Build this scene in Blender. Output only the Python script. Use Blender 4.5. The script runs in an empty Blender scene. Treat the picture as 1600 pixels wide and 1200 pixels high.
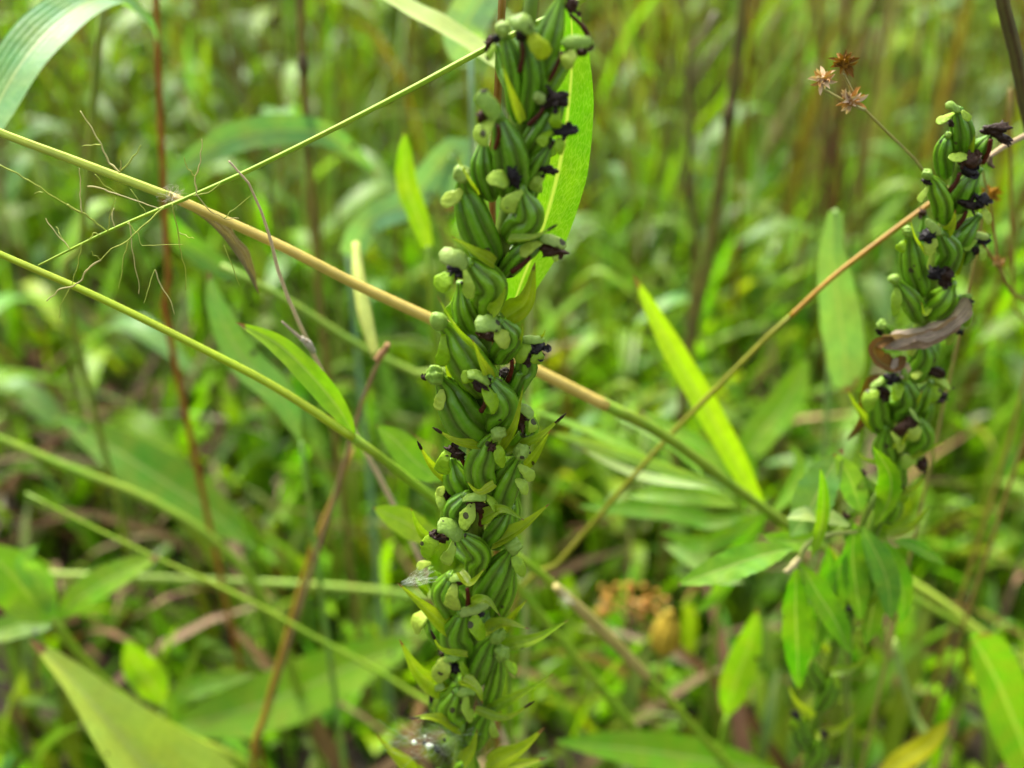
import bpy, math, random
import numpy as np

random.seed(7)
rng = np.random.default_rng(7)
sc = bpy.context.scene
COL = sc.collection
CM = 0.01                                   # everything below is written in centimetres

# ------------------------------------------------------------------ camera
H, PITCH, HFOV = 38.0, math.radians(30), math.radians(50)
FPX = 800 / math.tan(HFOV / 2)
CAM = np.array([0.0, 0.0, H])
FWD = np.array([0, math.cos(PITCH), -math.sin(PITCH)])
UPV = np.array([0, math.sin(PITCH), math.cos(PITCH)])
cd = bpy.data.cameras.new('camera')
cd.sensor_width = 36
cd.lens = 18 / math.tan(HFOV / 2)
cd.clip_start, cd.clip_end = 0.01, 500
cd.dof.use_dof = True
cd.dof.focus_distance = 0.184
cd.dof.aperture_fstop = 10.5
cam = bpy.data.objects.new('camera', cd)
COL.objects.link(cam)
cam.location = CAM * CM
cam.rotation_euler = (math.pi / 2 - PITCH, 0, 0)
sc.camera = cam

# ------------------------------------------------------------------ sky, sun, exposure
SUN_EL, SUN_AZ = math.radians(60), math.radians(-32)     # azimuth from +Y towards +X: high, a little behind the plants
w = bpy.data.worlds.new('World')
sc.world = w
w.use_nodes = True
nt = w.node_tree
sky = nt.nodes.new('ShaderNodeTexSky')
sky.sky_type = 'NISHITA'
sky.sun_disc = False
sky.sun_elevation = SUN_EL
sky.sun_rotation = SUN_AZ
sky.dust_density = 4.0
sky.ozone_density = 1.0
hs = nt.nodes.new('ShaderNodeHueSaturation')           # thin overcast: the sky is whitish
hs.inputs['Saturation'].default_value = 0.4
nt.links.new(sky.outputs[0], hs.inputs['Color'])
nt.links.new(hs.outputs[0], nt.nodes['Background'].inputs[0])
nt.nodes['Background'].inputs[1].default_value = 0.105
sl = bpy.data.lights.new('sun', 'SUN')
sl.energy = 2.0
sl.angle = math.radians(30)
sl.color = (1.0, 0.96, 0.87)
sun = bpy.data.objects.new('sun', sl)
COL.objects.link(sun)
sun.location = (0, 0, 3)
from mathutils import Vector, noise as mnoise
sd = Vector((math.sin(SUN_AZ) * math.cos(SUN_EL), math.cos(SUN_AZ) * math.cos(SUN_EL), math.sin(SUN_EL)))
sun.rotation_euler = (-sd).to_track_quat('-Z', 'Y').to_euler()
sc.view_settings.view_transform = 'Standard'
sc.view_settings.look = 'None'
sc.view_settings.gamma = 1
sc.view_settings.use_curve_mapping = False
sc.view_settings.exposure = 2.15
try:
    sc.cycles.use_denoising = True
    sc.cycles.max_bounces = 8
    sc.cycles.transmission_bounces = 6
    sc.cycles.diffuse_bounces = 5
    sc.cycles.glossy_bounces = 2
except Exception:
    pass

# ------------------------------------------------------------------ picture point -> place
def at(px, py, Y):
    d = FWD + (px - 800) / FPX * np.array([1.0, 0, 0]) + (600 - py) / FPX * UPV
    return CAM + d * (Y / d[1])

def pxcm(p):
    """centimetres that one photograph pixel covers at p"""
    return float(np.dot(np.asarray(p) - CAM, FWD)) / FPX

# ------------------------------------------------------------------ materials
def mat_new(name):
    m = bpy.data.materials.new(name)
    m.use_nodes = True
    n = m.node_tree.nodes
    for x in list(n):
        n.remove(x)
    return m, n, m.node_tree.links

def mk(n, t, **k):
    x = n.new(t)
    for a, v in k.items():
        setattr(x, a, v)
    return x

def math_n(n, l, op, a, b=None, c=None):
    x = mk(n, 'ShaderNodeMath', operation=op)
    for i, v in enumerate((a, b, c)):
        if v is None:
            continue
        if isinstance(v, (int, float)):
            x.inputs[i].default_value = v
        else:
            l.new(v, x.inputs[i])
    return x.outputs[0]

def mixc(n, l, fac, a, b, blend='MIX'):
    x = mk(n, 'ShaderNodeMix', data_type='RGBA', blend_type=blend)
    for i, v in ((0, fac), (6, a), (7, b)):
        if isinstance(v, (int, float)):
            x.inputs[i].default_value = v
        elif isinstance(v, tuple):
            x.inputs[i].default_value = (*v, 1)
        else:
            l.new(v, x.inputs[i])
    return x.outputs[2]

def ramp(n, l, src, lo, hi):
    x = mk(n, 'ShaderNodeMapRange')
    l.new(src, x.inputs[0])
    x.inputs[1].default_value, x.inputs[2].default_value = lo, hi
    return x.outputs[0]

def plant_mat(name, src='object', trans=0.35, rough=0.42, veins=26, mid=0.6, spots=0.0, blotch=0.35,
              tipbrown=0.0, nscale=120.0, bump=0.25, spec=0.38, yellow=1.0, netveins=False, rib_tint=False, sat=1.18, spotscale=520):
    m, n, l = mat_new(name)
    out = mk(n, 'ShaderNodeOutputMaterial')
    if src == 'object':
        base = mk(n, 'ShaderNodeObjectInfo').outputs['Color']
    else:
        base = mk(n, 'ShaderNodeAttribute', attribute_name='tint').outputs['Color']
    if rib_tint:
        base = mixc(n, l, 1.0, base, mk(n, 'ShaderNodeAttribute', attribute_name='tint').outputs['Color'], 'MULTIPLY')
    hsn = mk(n, 'ShaderNodeHueSaturation')
    hsn.inputs['Saturation'].default_value = sat
    l.new(base, hsn.inputs['Color'])
    base = hsn.outputs[0]
    geo = mk(n, 'ShaderNodeNewGeometry')
    uv = mk(n, 'ShaderNodeUVMap', uv_map='UVMap')
    sep = mk(n, 'ShaderNodeSeparateXYZ')
    l.new(uv.outputs[0], sep.inputs[0])
    U, V = sep.outputs[0], sep.outputs[1]
    nz = mk(n, 'ShaderNodeTexNoise')
    nz.inputs['Scale'].default_value = nscale
    nz.inputs['Detail'].default_value = 4
    l.new(geo.outputs['Position'], nz.inputs['Vector'])
    # patchy colour: darker and yellower areas of the blade
    f = ramp(n, l, nz.outputs[0], 0.3, 0.7)
    c = mixc(n, l, f, base, mixc(n, l, blotch, base, (0.30 * yellow, 0.26 * yellow, 0.02)), 'MIX')
    nz2 = mk(n, 'ShaderNodeTexNoise')
    nz2.inputs['Scale'].default_value = nscale * 4
    nz2.inputs['Detail'].default_value = 3
    l.new(geo.outputs['Position'], nz2.inputs['Vector'])
    g = ramp(n, l, nz2.outputs[0], 0.25, 0.75)
    c = mixc(n, l, 0.35, c, mixc(n, l, g, (0.45, 0.5, 0.45), (1.3, 1.25, 1.1)), 'MULTIPLY')
    bh = nz2.outputs[0]
    if veins:
        wv = math_n(n, l, 'SINE', math_n(n, l, 'MULTIPLY', U, veins * 6.283))
        v01 = math_n(n, l, 'MULTIPLY_ADD', wv, 0.5, 0.5)
        c = mixc(n, l, math_n(n, l, 'MULTIPLY', v01, 0.22), c, mixc(n, l, 0.5, c, (0.32, 0.40, 0.10)))
        bh = math_n(n, l, 'MULTIPLY_ADD', v01, 0.5, bh)
    if netveins:
        vo = mk(n, 'ShaderNodeTexVoronoi', feature='DISTANCE_TO_EDGE')
        cmb = mk(n, 'ShaderNodeCombineXYZ')
        du = math_n(n, l, 'ABSOLUTE', math_n(n, l, 'SUBTRACT', U, 0.5))
        l.new(math_n(n, l, 'MULTIPLY', U, 17), cmb.inputs[0])
        l.new(math_n(n, l, 'MULTIPLY', math_n(n, l, 'SUBTRACT', V, math_n(n, l, 'MULTIPLY', du, 0.32)), 52), cmb.inputs[1])
        l.new(cmb.outputs[0], vo.inputs['Vector'])
        vo.inputs['Scale'].default_value = 1.0
        e = math_n(n, l, 'SUBTRACT', 1.0, ramp(n, l, vo.outputs['Distance'], 0.0, 0.12))
        c = mixc(n, l, math_n(n, l, 'MULTIPLY', e, 0.22), c, (0.30, 0.42, 0.10))
        bh = math_n(n, l, 'MULTIPLY_ADD', e, -0.6, bh)
    if mid:
        d = math_n(n, l, 'ABSOLUTE', math_n(n, l, 'SUBTRACT', U, 0.5))
        k = math_n(n, l, 'SUBTRACT', 1.0, ramp(n, l, d, 0.012, 0.05))
        c = mixc(n, l, math_n(n, l, 'MULTIPLY', k, mid), c, (0.36, 0.42, 0.13))
    if tipbrown:
        tn = math_n(n, l, 'MULTIPLY_ADD', math_n(n, l, 'SUBTRACT', nz.outputs[0], 0.5), 0.25, V)
        k = ramp(n, l, tn, 1.0 - tipbrown, 1.0 - tipbrown * 0.55)
        c = mixc(n, l, k, c, (0.16, 0.085, 0.03))
    if spots:
        vo = mk(n, 'ShaderNodeTexVoronoi')
        vo.inputs['Scale'].default_value = spotscale
        l.new(geo.outputs['Position'], vo.inputs['Vector'])
        sx = mk(n, 'ShaderNodeSeparateColor')
        l.new(vo.outputs['Color'], sx.inputs[0])
        rad = math_n(n, l, 'MULTIPLY', ramp(n, l, sx.outputs[0], 1.0 - spots, 1.0), 0.38)
        k = math_n(n, l, 'LESS_THAN', vo.outputs['Distance'], rad)
        c = mixc(n, l, math_n(n, l, 'MULTIPLY', k, 0.9), c, (0.03, 0.018, 0.012))
    bp = mk(n, 'ShaderNodeBump')
    bp.inputs['Strength'].default_value = bump
    bp.inputs['Distance'].default_value = 0.0006
    l.new(bh, bp.inputs['Height'])
    b = mk(n, 'ShaderNodeBsdfPrincipled')
    l.new(c, b.inputs['Base Color'])
    l.new(math_n(n, l, 'MULTIPLY_ADD', nz2.outputs[0], 0.25, rough - 0.12), b.inputs['Roughness'])
    b.inputs['Specular IOR Level'].default_value = spec
    l.new(bp.outputs[0], b.inputs['Normal'])
    if trans:
        t = mk(n, 'ShaderNodeBsdfTranslucent')
        l.new(mixc(n, l, 1.0, c, (1.4, 1.5, 0.4), 'MULTIPLY'), t.inputs['Color'])
        mx = mk(n, 'ShaderNodeMixShader')
        mx.inputs[0].default_value = trans
        l.new(b.outputs[0], mx.inputs[1])
        l.new(t.outputs[0], mx.inputs[2])
        l.new(mx.outputs[0], out.inputs[0])
    else:
        l.new(b.outputs[0], out.inputs[0])
    return m

M_BLADE = plant_mat('grass_blade', trans=0.42, veins=9, mid=0.45, tipbrown=0.05, spots=0.06, spotscale=330)
M_LEAF = plant_mat('herb_leaf', trans=0.40, veins=0, mid=0.5, rough=0.58, tipbrown=0.03, spots=0.05, spotscale=360)
M_NETLEAF = plant_mat('net_veined_leaf', trans=0.5, veins=0, mid=0.7, rough=0.5, netveins=True, blotch=0.2)
M_STEM = plant_mat('stem', trans=0.0, veins=4, mid=0, rough=0.5, bump=0.35, blotch=0.4, nscale=90)
M_TWIG = plant_mat('dry_twig', trans=0.0, veins=5, mid=0, rough=0.75, bump=0.2, blotch=0.1, nscale=260, spec=0.25)
M_FINE = plant_mat('fine_branch', trans=0.2, veins=0, mid=0, rough=0.6, blotch=0.3)
M_CAPS = plant_mat('seed_capsule', rib_tint=True, trans=0.12, veins=18, mid=0, rough=0.36, spots=0.14, blotch=0.10, nscale=260, bump=0.22, spec=0.5, sat=1.15)
M_SEPAL = plant_mat('old_sepal', trans=0.25, veins=0, mid=0, rough=0.5, spots=0.36, blotch=0.14, nscale=320, bump=0.5, spec=0.35, sat=1.15)
M_BRACT = plant_mat('bract', trans=0.35, veins=3, mid=0.2, rough=0.42, spots=0.06, tipbrown=0.10, nscale=200)
M_BLACK = plant_mat('withered_petal', trans=0.0, veins=0, mid=0, rough=0.5, blotch=0.0, nscale=420, bump=.6, spec=0.2)
M_DEAD = plant_mat('dead_leaf', trans=0.15, veins=7, mid=0.2, rough=0.7, blotch=0.1, nscale=180, bump=0.9, spec=0.3)
M_STUFF = plant_mat('undergrowth', src='attr', trans=0.40, veins=0, mid=0.35, nscale=40)
M_LITTER = plant_mat('litter', src='attr', trans=0.12, veins=0, mid=0.0, rough=0.75, nscale=60, blotch=0.08, spec=0.25)
M_SILK = plant_mat('silk', trans=0.3, veins=0, mid=0, rough=0.6, blotch=0, spec=0.3)

# ------------------------------------------------------------------ mesh building
class Geo:
    def __init__(self):
        self.v, self.f, self.uv, self.c, self.n = [], [], [], [], 0
    def grid(self, P, U, V, wrap=False, tint=None):
        a, b = P.shape[:2]
        self.v.append(P.reshape(-1, 3))
        self.uv.append(np.stack([np.broadcast_to(U, (a, b)), np.broadcast_to(V, (a, b))], -1).reshape(-1, 2))
        self.c.append(np.tile(np.array(tint if tint is not None else (1, 1, 1)), (a * b, 1)))
        i = np.arange(a * b).reshape(a, b) + self.n
        if wrap:
            i = np.concatenate([i, i[:, :1]], 1)
        q = np.stack([i[:-1, :-1], i[:-1, 1:], i[1:, 1:], i[1:, :-1]], -1).reshape(-1, 4)
        self.f.append(q)
        self.n += a * b
        return self
    def mesh(self, name, origin):
        v = (np.concatenate(self.v) - origin) * CM
        f = np.concatenate(self.f)
        me = bpy.data.meshes.new(name)
        me.vertices.add(len(v))
        me.vertices.foreach_set('co', v.astype(np.float32).ravel())
        me.loops.add(f.size)
        me.loops.foreach_set('vertex_index', f.astype(np.int32).ravel())
        me.polygons.add(len(f))
        me.polygons.foreach_set('loop_start', np.arange(0, f.size, 4, dtype=np.int32))
        me.polygons.foreach_set('use_smooth', np.ones(len(f), dtype=bool))
        uvl = me.uv_layers.new(name='UVMap')
        uvl.data.foreach_set('uv', np.concatenate(self.uv)[f.ravel()].astype(np.float32).ravel())
        at_ = me.attributes.new('tint', 'FLOAT_COLOR', 'POINT')
        cc = np.concatenate(self.c)
        at_.data.foreach_set('color', np.concatenate([cc, np.ones((len(cc), 1))], 1).astype(np.float32).ravel())
        me.update(calc_edges=True)
        me.validate()
        return me

def world_loc(o):
    p = np.zeros(3)
    while o is not None:
        p = p + np.array(o.location) / CM
        o = o.parent
    return p

def part(name, geo, mat, parent, color=(1, 1, 1), base=None):
    if base is None:
        base = geo.v[0][0]
    base = np.asarray(base, float)
    me = geo.mesh(name, base)
    me.materials.append(mat)
    o = bpy.data.objects.new(name, me)
    COL.objects.link(o)
    o.color = (*color, 1)
    if parent is not None:
        o.parent = parent
        o.location = (base - world_loc(parent)) * CM
    else:
        o.location = base * CM
    return o

def tag(o, label=None, cat=None, group=None, kind=None):
    if label: o['label'] = label
    if cat: o['category'] = cat
    if group: o['group'] = group
    if kind: o['kind'] = kind
    return o

def thing(name, label, cat, loc, group=None):
    o = bpy.data.objects.new(name, None)
    COL.objects.link(o)
    o.empty_display_size = 0.01
    o.location = np.asarray(loc, float) * CM
    return tag(o, label, cat, group)

def smooth(pts, n):
    """Catmull-Rom through pts, n samples evenly along the length"""
    p = np.asarray(pts, float)
    if len(p) == 2:
        t = np.linspace(0, 1, n)[:, None]
        return p[0] * (1 - t) + p[1] * t
    q = np.concatenate([[2 * p[0] - p[1]], p, [2 * p[-1] - p[-2]]])
    out = []
    for i in range(len(p) - 1):
        a, b, c, d = q[i:i + 4]
        t = np.linspace(0, 1, 24, endpoint=False)[:, None]
        out.append(0.5 * (2 * b + (c - a) * t + (2 * a - 5 * b + 4 * c - d) * t ** 2 + (3 * b - a - 3 * c + d) * t ** 3))
    out.append(p[-1:])
    o = np.concatenate(out)
    s = np.concatenate([[0], np.cumsum(np.linalg.norm(np.diff(o, axis=0), axis=1))])
    x = np.linspace(0, s[-1], n)
    return np.stack([np.interp(x, s, o[:, k]) for k in range(3)], 1)

def unit(a):
    return a / np.maximum(np.linalg.norm(a, axis=-1, keepdims=True), 1e-9)

PROF = {
    'lance': ([0, .03, .12, .3, .5, .7, .86, .95, 1], [.10, .16, .55, .93, 1, .82, .47, .18, .0]),
    'blade': ([0, .05, .2, .45, .7, .88, .96, 1], [.5, .6, .88, 1, .86, .5, .2, .0]),
    'ovate': ([0, .08, .25, .5, .75, .9, .97, 1], [.25, .55, .92, 1, .85, .55, .3, .05]),
    'bract': ([0, .1, .25, .45, .7, .9, 1], [.75, .95, 1, .7, .36, .15, .03]),
    'strap': ([0, .1, .5, .9, .97, 1], [.7, .95, 1, .9, .6, .1]),
    'spatula': ([0, .15, .4, .7, .88, .96, 1], [.28, .45, .7, 1, .95, .72, .30]),
    'spoon': ([0, .1, .35, .6, .85, .96, 1], [.3, .45, .8, 1, .88, .55, .15]),
}

def frames(P, hint):
    T = unit(np.gradient(P, axis=0))
    S = unit(np.cross(T, hint))
    N = np.cross(S, T)
    return T, S, N

def leaf_geo(pts, width, prof='lance', n=22, m=7, fold=0.25, arch=0.0, roll=0.0, facing=None, geo=None,
             saw=0, wav=0.0, twist=0.0, tint=None, seed=0):
    P = smooth(pts, n)
    if facing is None:
        facing = unit(CAM - P.mean(0)) + np.array([0, 0, 0.45])
    T, S, N = frames(P, np.broadcast_to(unit(np.asarray(facing, float)), P.shape))
    t = np.linspace(0, 1, n)
    ang = (roll + twist * t)[:, None]
    S, N = S * np.cos(ang) + N * np.sin(ang), N * np.cos(ang) - S * np.sin(ang)
    wd = np.interp(t, *PROF[prof]) * width / 2
    s = np.linspace(-1, 1, m)
    W = wd[:, None] * np.ones(m)[None]
    if saw:
        k = 1 + 0.10 * ((t * saw) % 1.0) - 0.04
        W = W * np.where(np.abs(s)[None] > 0.9, k[:, None], 1)
    r = np.random.default_rng(seed + int(abs(pts[0][0]) * 977) % 9999)
    ph = r.uniform(0, 6.28, 4)
    off = fold * np.abs(s)[None] * W + arch * (s ** 2)[None] * W
    if wav:
        off = off + wav * W * (np.sin(t[:, None] * 17 + ph[0] + s[None] * 2) * .6 + np.sin(t[:, None] * 31 + ph[1] - s[None] * 3) * .4) * np.abs(s)[None]
    lat = s[None] * W * math.cos(math.atan(fold * .8))
    Q = P[:, None] + S[:, None] * lat[..., None] + N[:, None] * off[..., None]
    g = geo or Geo()
    g.grid(Q, (s[None] + 1) / 2, t[:, None], tint=tint)
    return g

def tube_geo(pts, radii, n=24, k=8, geo=None, lump=0.0, tint=None, seed=0, flat=1.0):
    P = smooth(pts, n)
    T = unit(np.gradient(P, axis=0))
    h = np.array([0.3, -0.8, 0.5]) if abs(T[:, 2]).mean() > .5 else np.array([0.1, 0.2, 1.0])
    _, S, N = frames(P, np.broadcast_to(unit(h), P.shape))
    t = np.linspace(0, 1, n)
    R = np.interp(t, np.linspace(0, 1, len(radii)), radii)
    a = np.linspace(0, 2 * math.pi, k, endpoint=False)
    rr = R[:, None] * np.ones(k)[None]
    if lump:
        r = np.random.default_rng(seed + 5)
        rr = rr * (1 + lump * r.normal(0, .5, (n, 1)) + lump * r.normal(0, .35, (n, k)))
    Q = P[:, None] + S[:, None] * (np.cos(a)[None] * rr)[..., None] + N[:, None] * (np.sin(a)[None] * rr * flat)[..., None]
    Q = np.concatenate([np.repeat(P[:1, None], k, 1), Q, np.repeat(P[-1:, None], k, 1)])
    V = np.concatenate([[0], t, [1]])
    g = geo or Geo()
    g.grid(Q, (np.arange(k) / k)[None], V[:, None], wrap=True, tint=tint)
    return g

def capsule_geo(pts, R, seed=0):
    """six rounded ribs with deep grooves, fat in the middle, a thin neck"""
    n, k = 26, 54
    r = np.random.default_rng(seed)
    P = smooth(pts, n)
    _, S, N = frames(P, unit(CAM - P) + 0.001)
    t = np.linspace(0, 1, n)
    rad = np.interp(t, [0, .05, .14, .30, .50, .66, .78, .88, 1], [.30, .56, .87, 1.02, 1.0, .86, .58, .34, .27]) * R
    a = np.linspace(0, 2 * math.pi, k, endpoint=False)
    ph = r.uniform(0, math.pi)
    tw = r.uniform(-.12, .12)
    A = a[None] * 3 + ph + tw * t[:, None]
    lobes = np.abs(np.sin(A)) ** .7
    wide = 0.06 * np.cos(a[None] * 3 + ph * 2)
    depth = np.interp(t, [0, .12, .4, .75, .95, 1], [.06, .18, .27, .25, .15, .08])[:, None]
    rr = rad[:, None] * (1 - depth + depth * lobes * 1.25 + wide * depth) 
    rr *= 1 + 0.025 * np.sin(t[:, None] * 9 + a[None] * 2 + ph)
    Q = P[:, None] + S[:, None] * (np.cos(a)[None] * rr)[..., None] + N[:, None] * (np.sin(a)[None] * rr)[..., None]
    Q = np.concatenate([np.repeat(P[:1, None], k, 1), Q, np.repeat(P[-1:, None], k, 1)])
    g = Geo()
    g.grid(Q, (np.arange(k) / k)[None], np.concatenate([[0], t, [1]])[:, None], wrap=True)
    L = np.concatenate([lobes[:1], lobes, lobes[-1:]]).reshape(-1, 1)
    g.c[-1] = (.38 + .80 * L ** 1.7) * np.array([[1.0, 1.0, 1.0]]) + np.array([[.10, .06, .0]]) * L ** 3       # colour paler on the ribs, darker in the grooves
    return g

def petal_geo(pts, width, cup=0.9, thick=0.12, prof='spoon', facing=None, seed=0, roll=0.0):
    """a cupped, fleshy scale with an inner and an outer skin"""
    n, m = 13, 9
    P = smooth(pts, n)
    r = np.random.default_rng(seed)
    if facing is None:
        facing = unit(CAM - P.mean(0)) + np.array([0, 0, .7])
    _, S, N = frames(P, np.broadcast_to(unit(facing), P.shape))
    S, N = S * math.cos(roll) + N * math.sin(roll), N * math.cos(roll) - S * math.sin(roll)
    t = np.linspace(0, 1, n)
    wd = np.interp(t, *PROF[prof]) * width / 2
    s = np.linspace(-1, 1, m)
    ang = s * cup * 1.45
    if cup > .05:
        lat, dep = np.sin(ang) / max(math.sin(min(cup * 1.45, 1.57)), .2), (np.cos(ang) - 1)
    else:
        lat, dep = s, s * 0
    wob = 1 + .09 * np.sin(t[:, None] * 8 + s[None] * 2 + r.uniform(0, 6)) + .05 * np.sin(t[:, None] * 19 + s[None] * 4 + r.uniform(0, 6))
    along = np.sin(t * math.pi)[:, None] * cup * .35 * width / 2
    def skin(off):
        return P[:, None] + S[:, None] * (lat[None] * wd[:, None] * wob)[..., None] + N[:, None] * (dep[None] * wd[:, None] * cup + along - off * np.interp(t, [0, .1, .9, 1], [.4, 1, 1, .4])[:, None])[..., None]
    A, B = skin(0), skin(thick * width)
    ring = np.concatenate([A, B[:, ::-1]], 1)
    U = np.concatenate([(s + 1) / 2, (s[::-1] + 1) / 2])
    ring = np.concatenate([np.repeat(ring[:1].mean(1, keepdims=True), ring.shape[1], 1), ring, np.repeat(ring[-1:].mean(1, keepdims=True), ring.shape[1], 1)])
    g = Geo()
    g.grid(ring, U[None], np.concatenate([[0], t, [1]])[:, None], wrap=True)
    return g

def blob_geo(c, ax, lump=0.0, seed=0, seams=0, na=12, nb=20, geo=None, tint=None):
    """lumpy ball; ax = three axis vectors"""
    r = np.random.default_rng(seed)
    th = np.linspace(0, math.pi, na)[:, None]
    ph = np.linspace(0, 2 * math.pi, nb, endpoint=False)[None]
    X = np.stack([np.sin(th) * np.cos(ph), np.sin(th) * np.sin(ph), np.cos(th) * np.ones_like(ph)], -1)
    R = np.ones(X.shape[:2])
    if lump:
        for _ in range(5):
            k = r.normal(0, 1, 3) * r.uniform(2, 6)
            R += lump * np.sin(X @ k + r.uniform(0, 6)) * .6
        R = np.maximum(R, .25)
    if seams:
        R *= 1 - .16 * (1 - np.abs(np.sin(ph * seams / 2 + .4)) ** .5) * np.sin(th)
    Q = np.asarray(c) + (X * R[..., None]) @ np.asarray(ax)
    g = geo or Geo()
    g.grid(Q, ph / 6.283, th / math.pi, wrap=True, tint=tint)
    return g

# colours (real surface values)
C_CAP = [(.078, .220, .010), (.092, .250, .011), (.106, .270, .012), (.135, .31, .018)]
C_SEP = [(.27, .42, .07), (.34, .48, .10), (.24, .40, .05), (.36, .47, .10)]
C_HOOD = [(.25, .38, .10), (.22, .35, .08), (.30, .41, .13)]
C_DARK = [(.012, .007, .004), (.020, .010, .005), (.032, .015, .007), (.008, .006, .006)]
C_BRACT = [(.20, .32, .025), (.16, .29, .025), (.24, .34, .035)]
C_SPUR = [(.075, .022, .014), (.055, .018, .012)]
pick = lambda c: c[int(rng.integers(len(c)))]

# ------------------------------------------------------------------ orchid spikes
def orchid(root, Y0, axis, caps, bracts, stem_r, seed, offs=1.0, tipdark=()):
    """axis: picture points of the stem, all in the vertical plane Y0; caps / bracts: traced one by one"""
    ap = [at(x, y, Y0) for x, y in axis]
    foot = ap[-1].copy()
    foot[2] = 0.0
    foot[0] += (ap[-1][0] - ap[-2][0]) * .8
    mid = (ap[-1] + foot) / 2
    mid[0] += .25
    part('stem', tube_geo(ap + [mid, foot], [stem_r * .55] + [stem_r] * (len(ap) - 1) + [stem_r * 1.4, stem_r * 1.7], n=60, k=10),
         M_STEM, root, (.06, .14, .02), base=foot)
    k = 0
    for base, md, neck, R, f, fl in caps:
        k += 1
        md = (md[0] * .7 + (base[0] + neck[0]) * .15, md[1] * .7 + (base[1] + neck[1]) * .15)
        o0, o1, o2 = .04 + .10 * f, .08 + .40 * f, .08 + .52 * f
        if f < 0:
            o0, o1, o2 = .12 * f, .5 * f, .5 * f
        B, Mi, Ne = at(*base, Y0 - o0 * offs), at(*md, Y0 - o1 * offs), at(*neck, Y0 - o2 * offs)
        q = pxcm(Mi)
        low = B + (Mi - B) * .5 + (Mi - (B + Ne) / 2) * .06
        tail = []
        for e in fl:
            if e[0] in ('b', 'h'):
                tail = [at(e[1], e[2], Y0 - (o2 + .17) * offs)]
                if np.linalg.norm(tail[0] - Ne) < 5 * q:
                    tail = []
                break
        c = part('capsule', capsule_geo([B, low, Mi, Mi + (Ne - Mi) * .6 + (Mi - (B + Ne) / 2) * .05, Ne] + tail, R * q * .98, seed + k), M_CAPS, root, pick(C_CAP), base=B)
        hY = Y0 - (o2 + (.16 if f > 0 else .0)) * offs
        for j, e in enumerate(fl):
            s = seed * 7 + k * 31 + j
            yj = hY - .015 * j
            if e[0] in ('h', 's', 'sy'):
                a, b = at(e[1], e[2], yj), at(e[3], e[4], yj - .06 * offs)
                b = b + (b - a) * .10
                L = np.linalg.norm(b - a)
                v = unit(CAM - a)
                side = unit(np.cross(b - a, v))
                bend = rng.uniform(-.12, .12) * L
                m1 = (a + b) / 2 + v * L * rng.uniform(.04, .22) + side * bend
                wd = e[5] * pxcm(a)
                hood = e[0] == 'h'
                col = pick(C_HOOD) if hood else (.38, .48, .06) if e[0] == 'sy' else pick(C_SEP)
                part('hood' if hood else 'sepal',
                     petal_geo([a, m1, b], wd * (.9 if hood else 1.12), cup=.72 if hood else rng.uniform(.25, .6), prof=('ovate', 'strap')[s % 2] if hood else ('spoon', 'ovate', 'spatula')[s % 3], seed=s,
                               thick=.08 if hood else .05, roll=rng.uniform(-.5, .5)), M_SEPAL, c, col, base=a)
            elif e[0] == 'b':
                p = at(e[1], e[2], hY - .03)
                q2 = pxcm(p)
                ux = unit(p - Ne)
                vx = unit(np.cross(ux, CAM - p))
                wx = np.cross(ux, vx)
                rm = (e[3] + e[4]) / 2 * q2 * .82
                g = blob_geo(p, [vx * rm * .95, wx * rm * .95, ux * rm * 1.12], lump=.10, seams=3, seed=s, na=16, nb=34)
                part('hood', g, M_SEPAL, c, pick(C_HOOD), base=p)
            elif e[0] in ('d', 'd2'):
                if e[0] == 'd':
                    a, b, r_ = at(e[1] - 3, e[2], yj), at(e[1] + 3, e[2] + 2, yj), e[3]
                else:
                    a, b, r_ = at(e[1], e[2], yj), at(e[3], e[4], yj), e[5]
                q2 = pxcm(a)
                u = b - a
                L = np.linalg.norm(u)
                u = unit(u)
                v = unit(np.cross(u, CAM - a))
                ww = np.cross(u, v)
                rr = r_ * q2
                g = blob_geo((a + b) / 2, [v * rr * .9, ww * rr * .8, u * (L / 2 + rr * .55)], lump=.17, seed=s, na=16, nb=26)
                for i in range(3):                                  # shrivelled tips that stick out
                    d = unit(u * rng.uniform(-1, 1) + v * rng.uniform(-1, 1) + ww * rng.uniform(-.8, .8))
                    p0 = (a + b) / 2 + d * rr * .3
                    p1 = (a + b) / 2 + d * (rr + L * .3) * rng.uniform(.9, 1.25)
                    pm = (p0 + p1) / 2 + v * rr * rng.uniform(-.3, .3)
                    tube_geo([p0, pm, p1], [rr * .5, rr * .38, rr * .12], n=7, k=7, geo=g, lump=.2, seed=s + i, flat=.5)
                for i in range(2):                                  # thin papery rags
                    d = unit(u * rng.uniform(-1, 1) + v * rng.uniform(-1, 1) - ww * rng.uniform(0, .6))
                    p0 = (a + b) / 2 + d * rr * .4
                    leaf_geo([p0, p0 + d * rr * .7 + v * rr * .2, p0 + d * rr * rng.uniform(1.0, 1.5)], rr * rng.uniform(.7, 1.2), 'spatula', n=9, m=5, fold=.5, wav=.5, geo=g, seed=s + i)
                part('withered_petal', g, M_BLACK, c, pick(C_DARK), base=(a + b) / 2)
            elif e[0] == 'sp':
                a, b = at(e[1], e[2], yj + .03), at(e[3], e[4], hY + .10)
                g = tube_geo([a, (a + b) / 2 + np.array([.03, -.02, .02]), b], [3.2 * pxcm(a), 3.8 * pxcm(a), 4.5 * pxcm(a)], n=12, k=8, lump=.08, seed=s)
                part('spur', g, M_BLACK, c, pick(C_SPUR), base=a)
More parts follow.
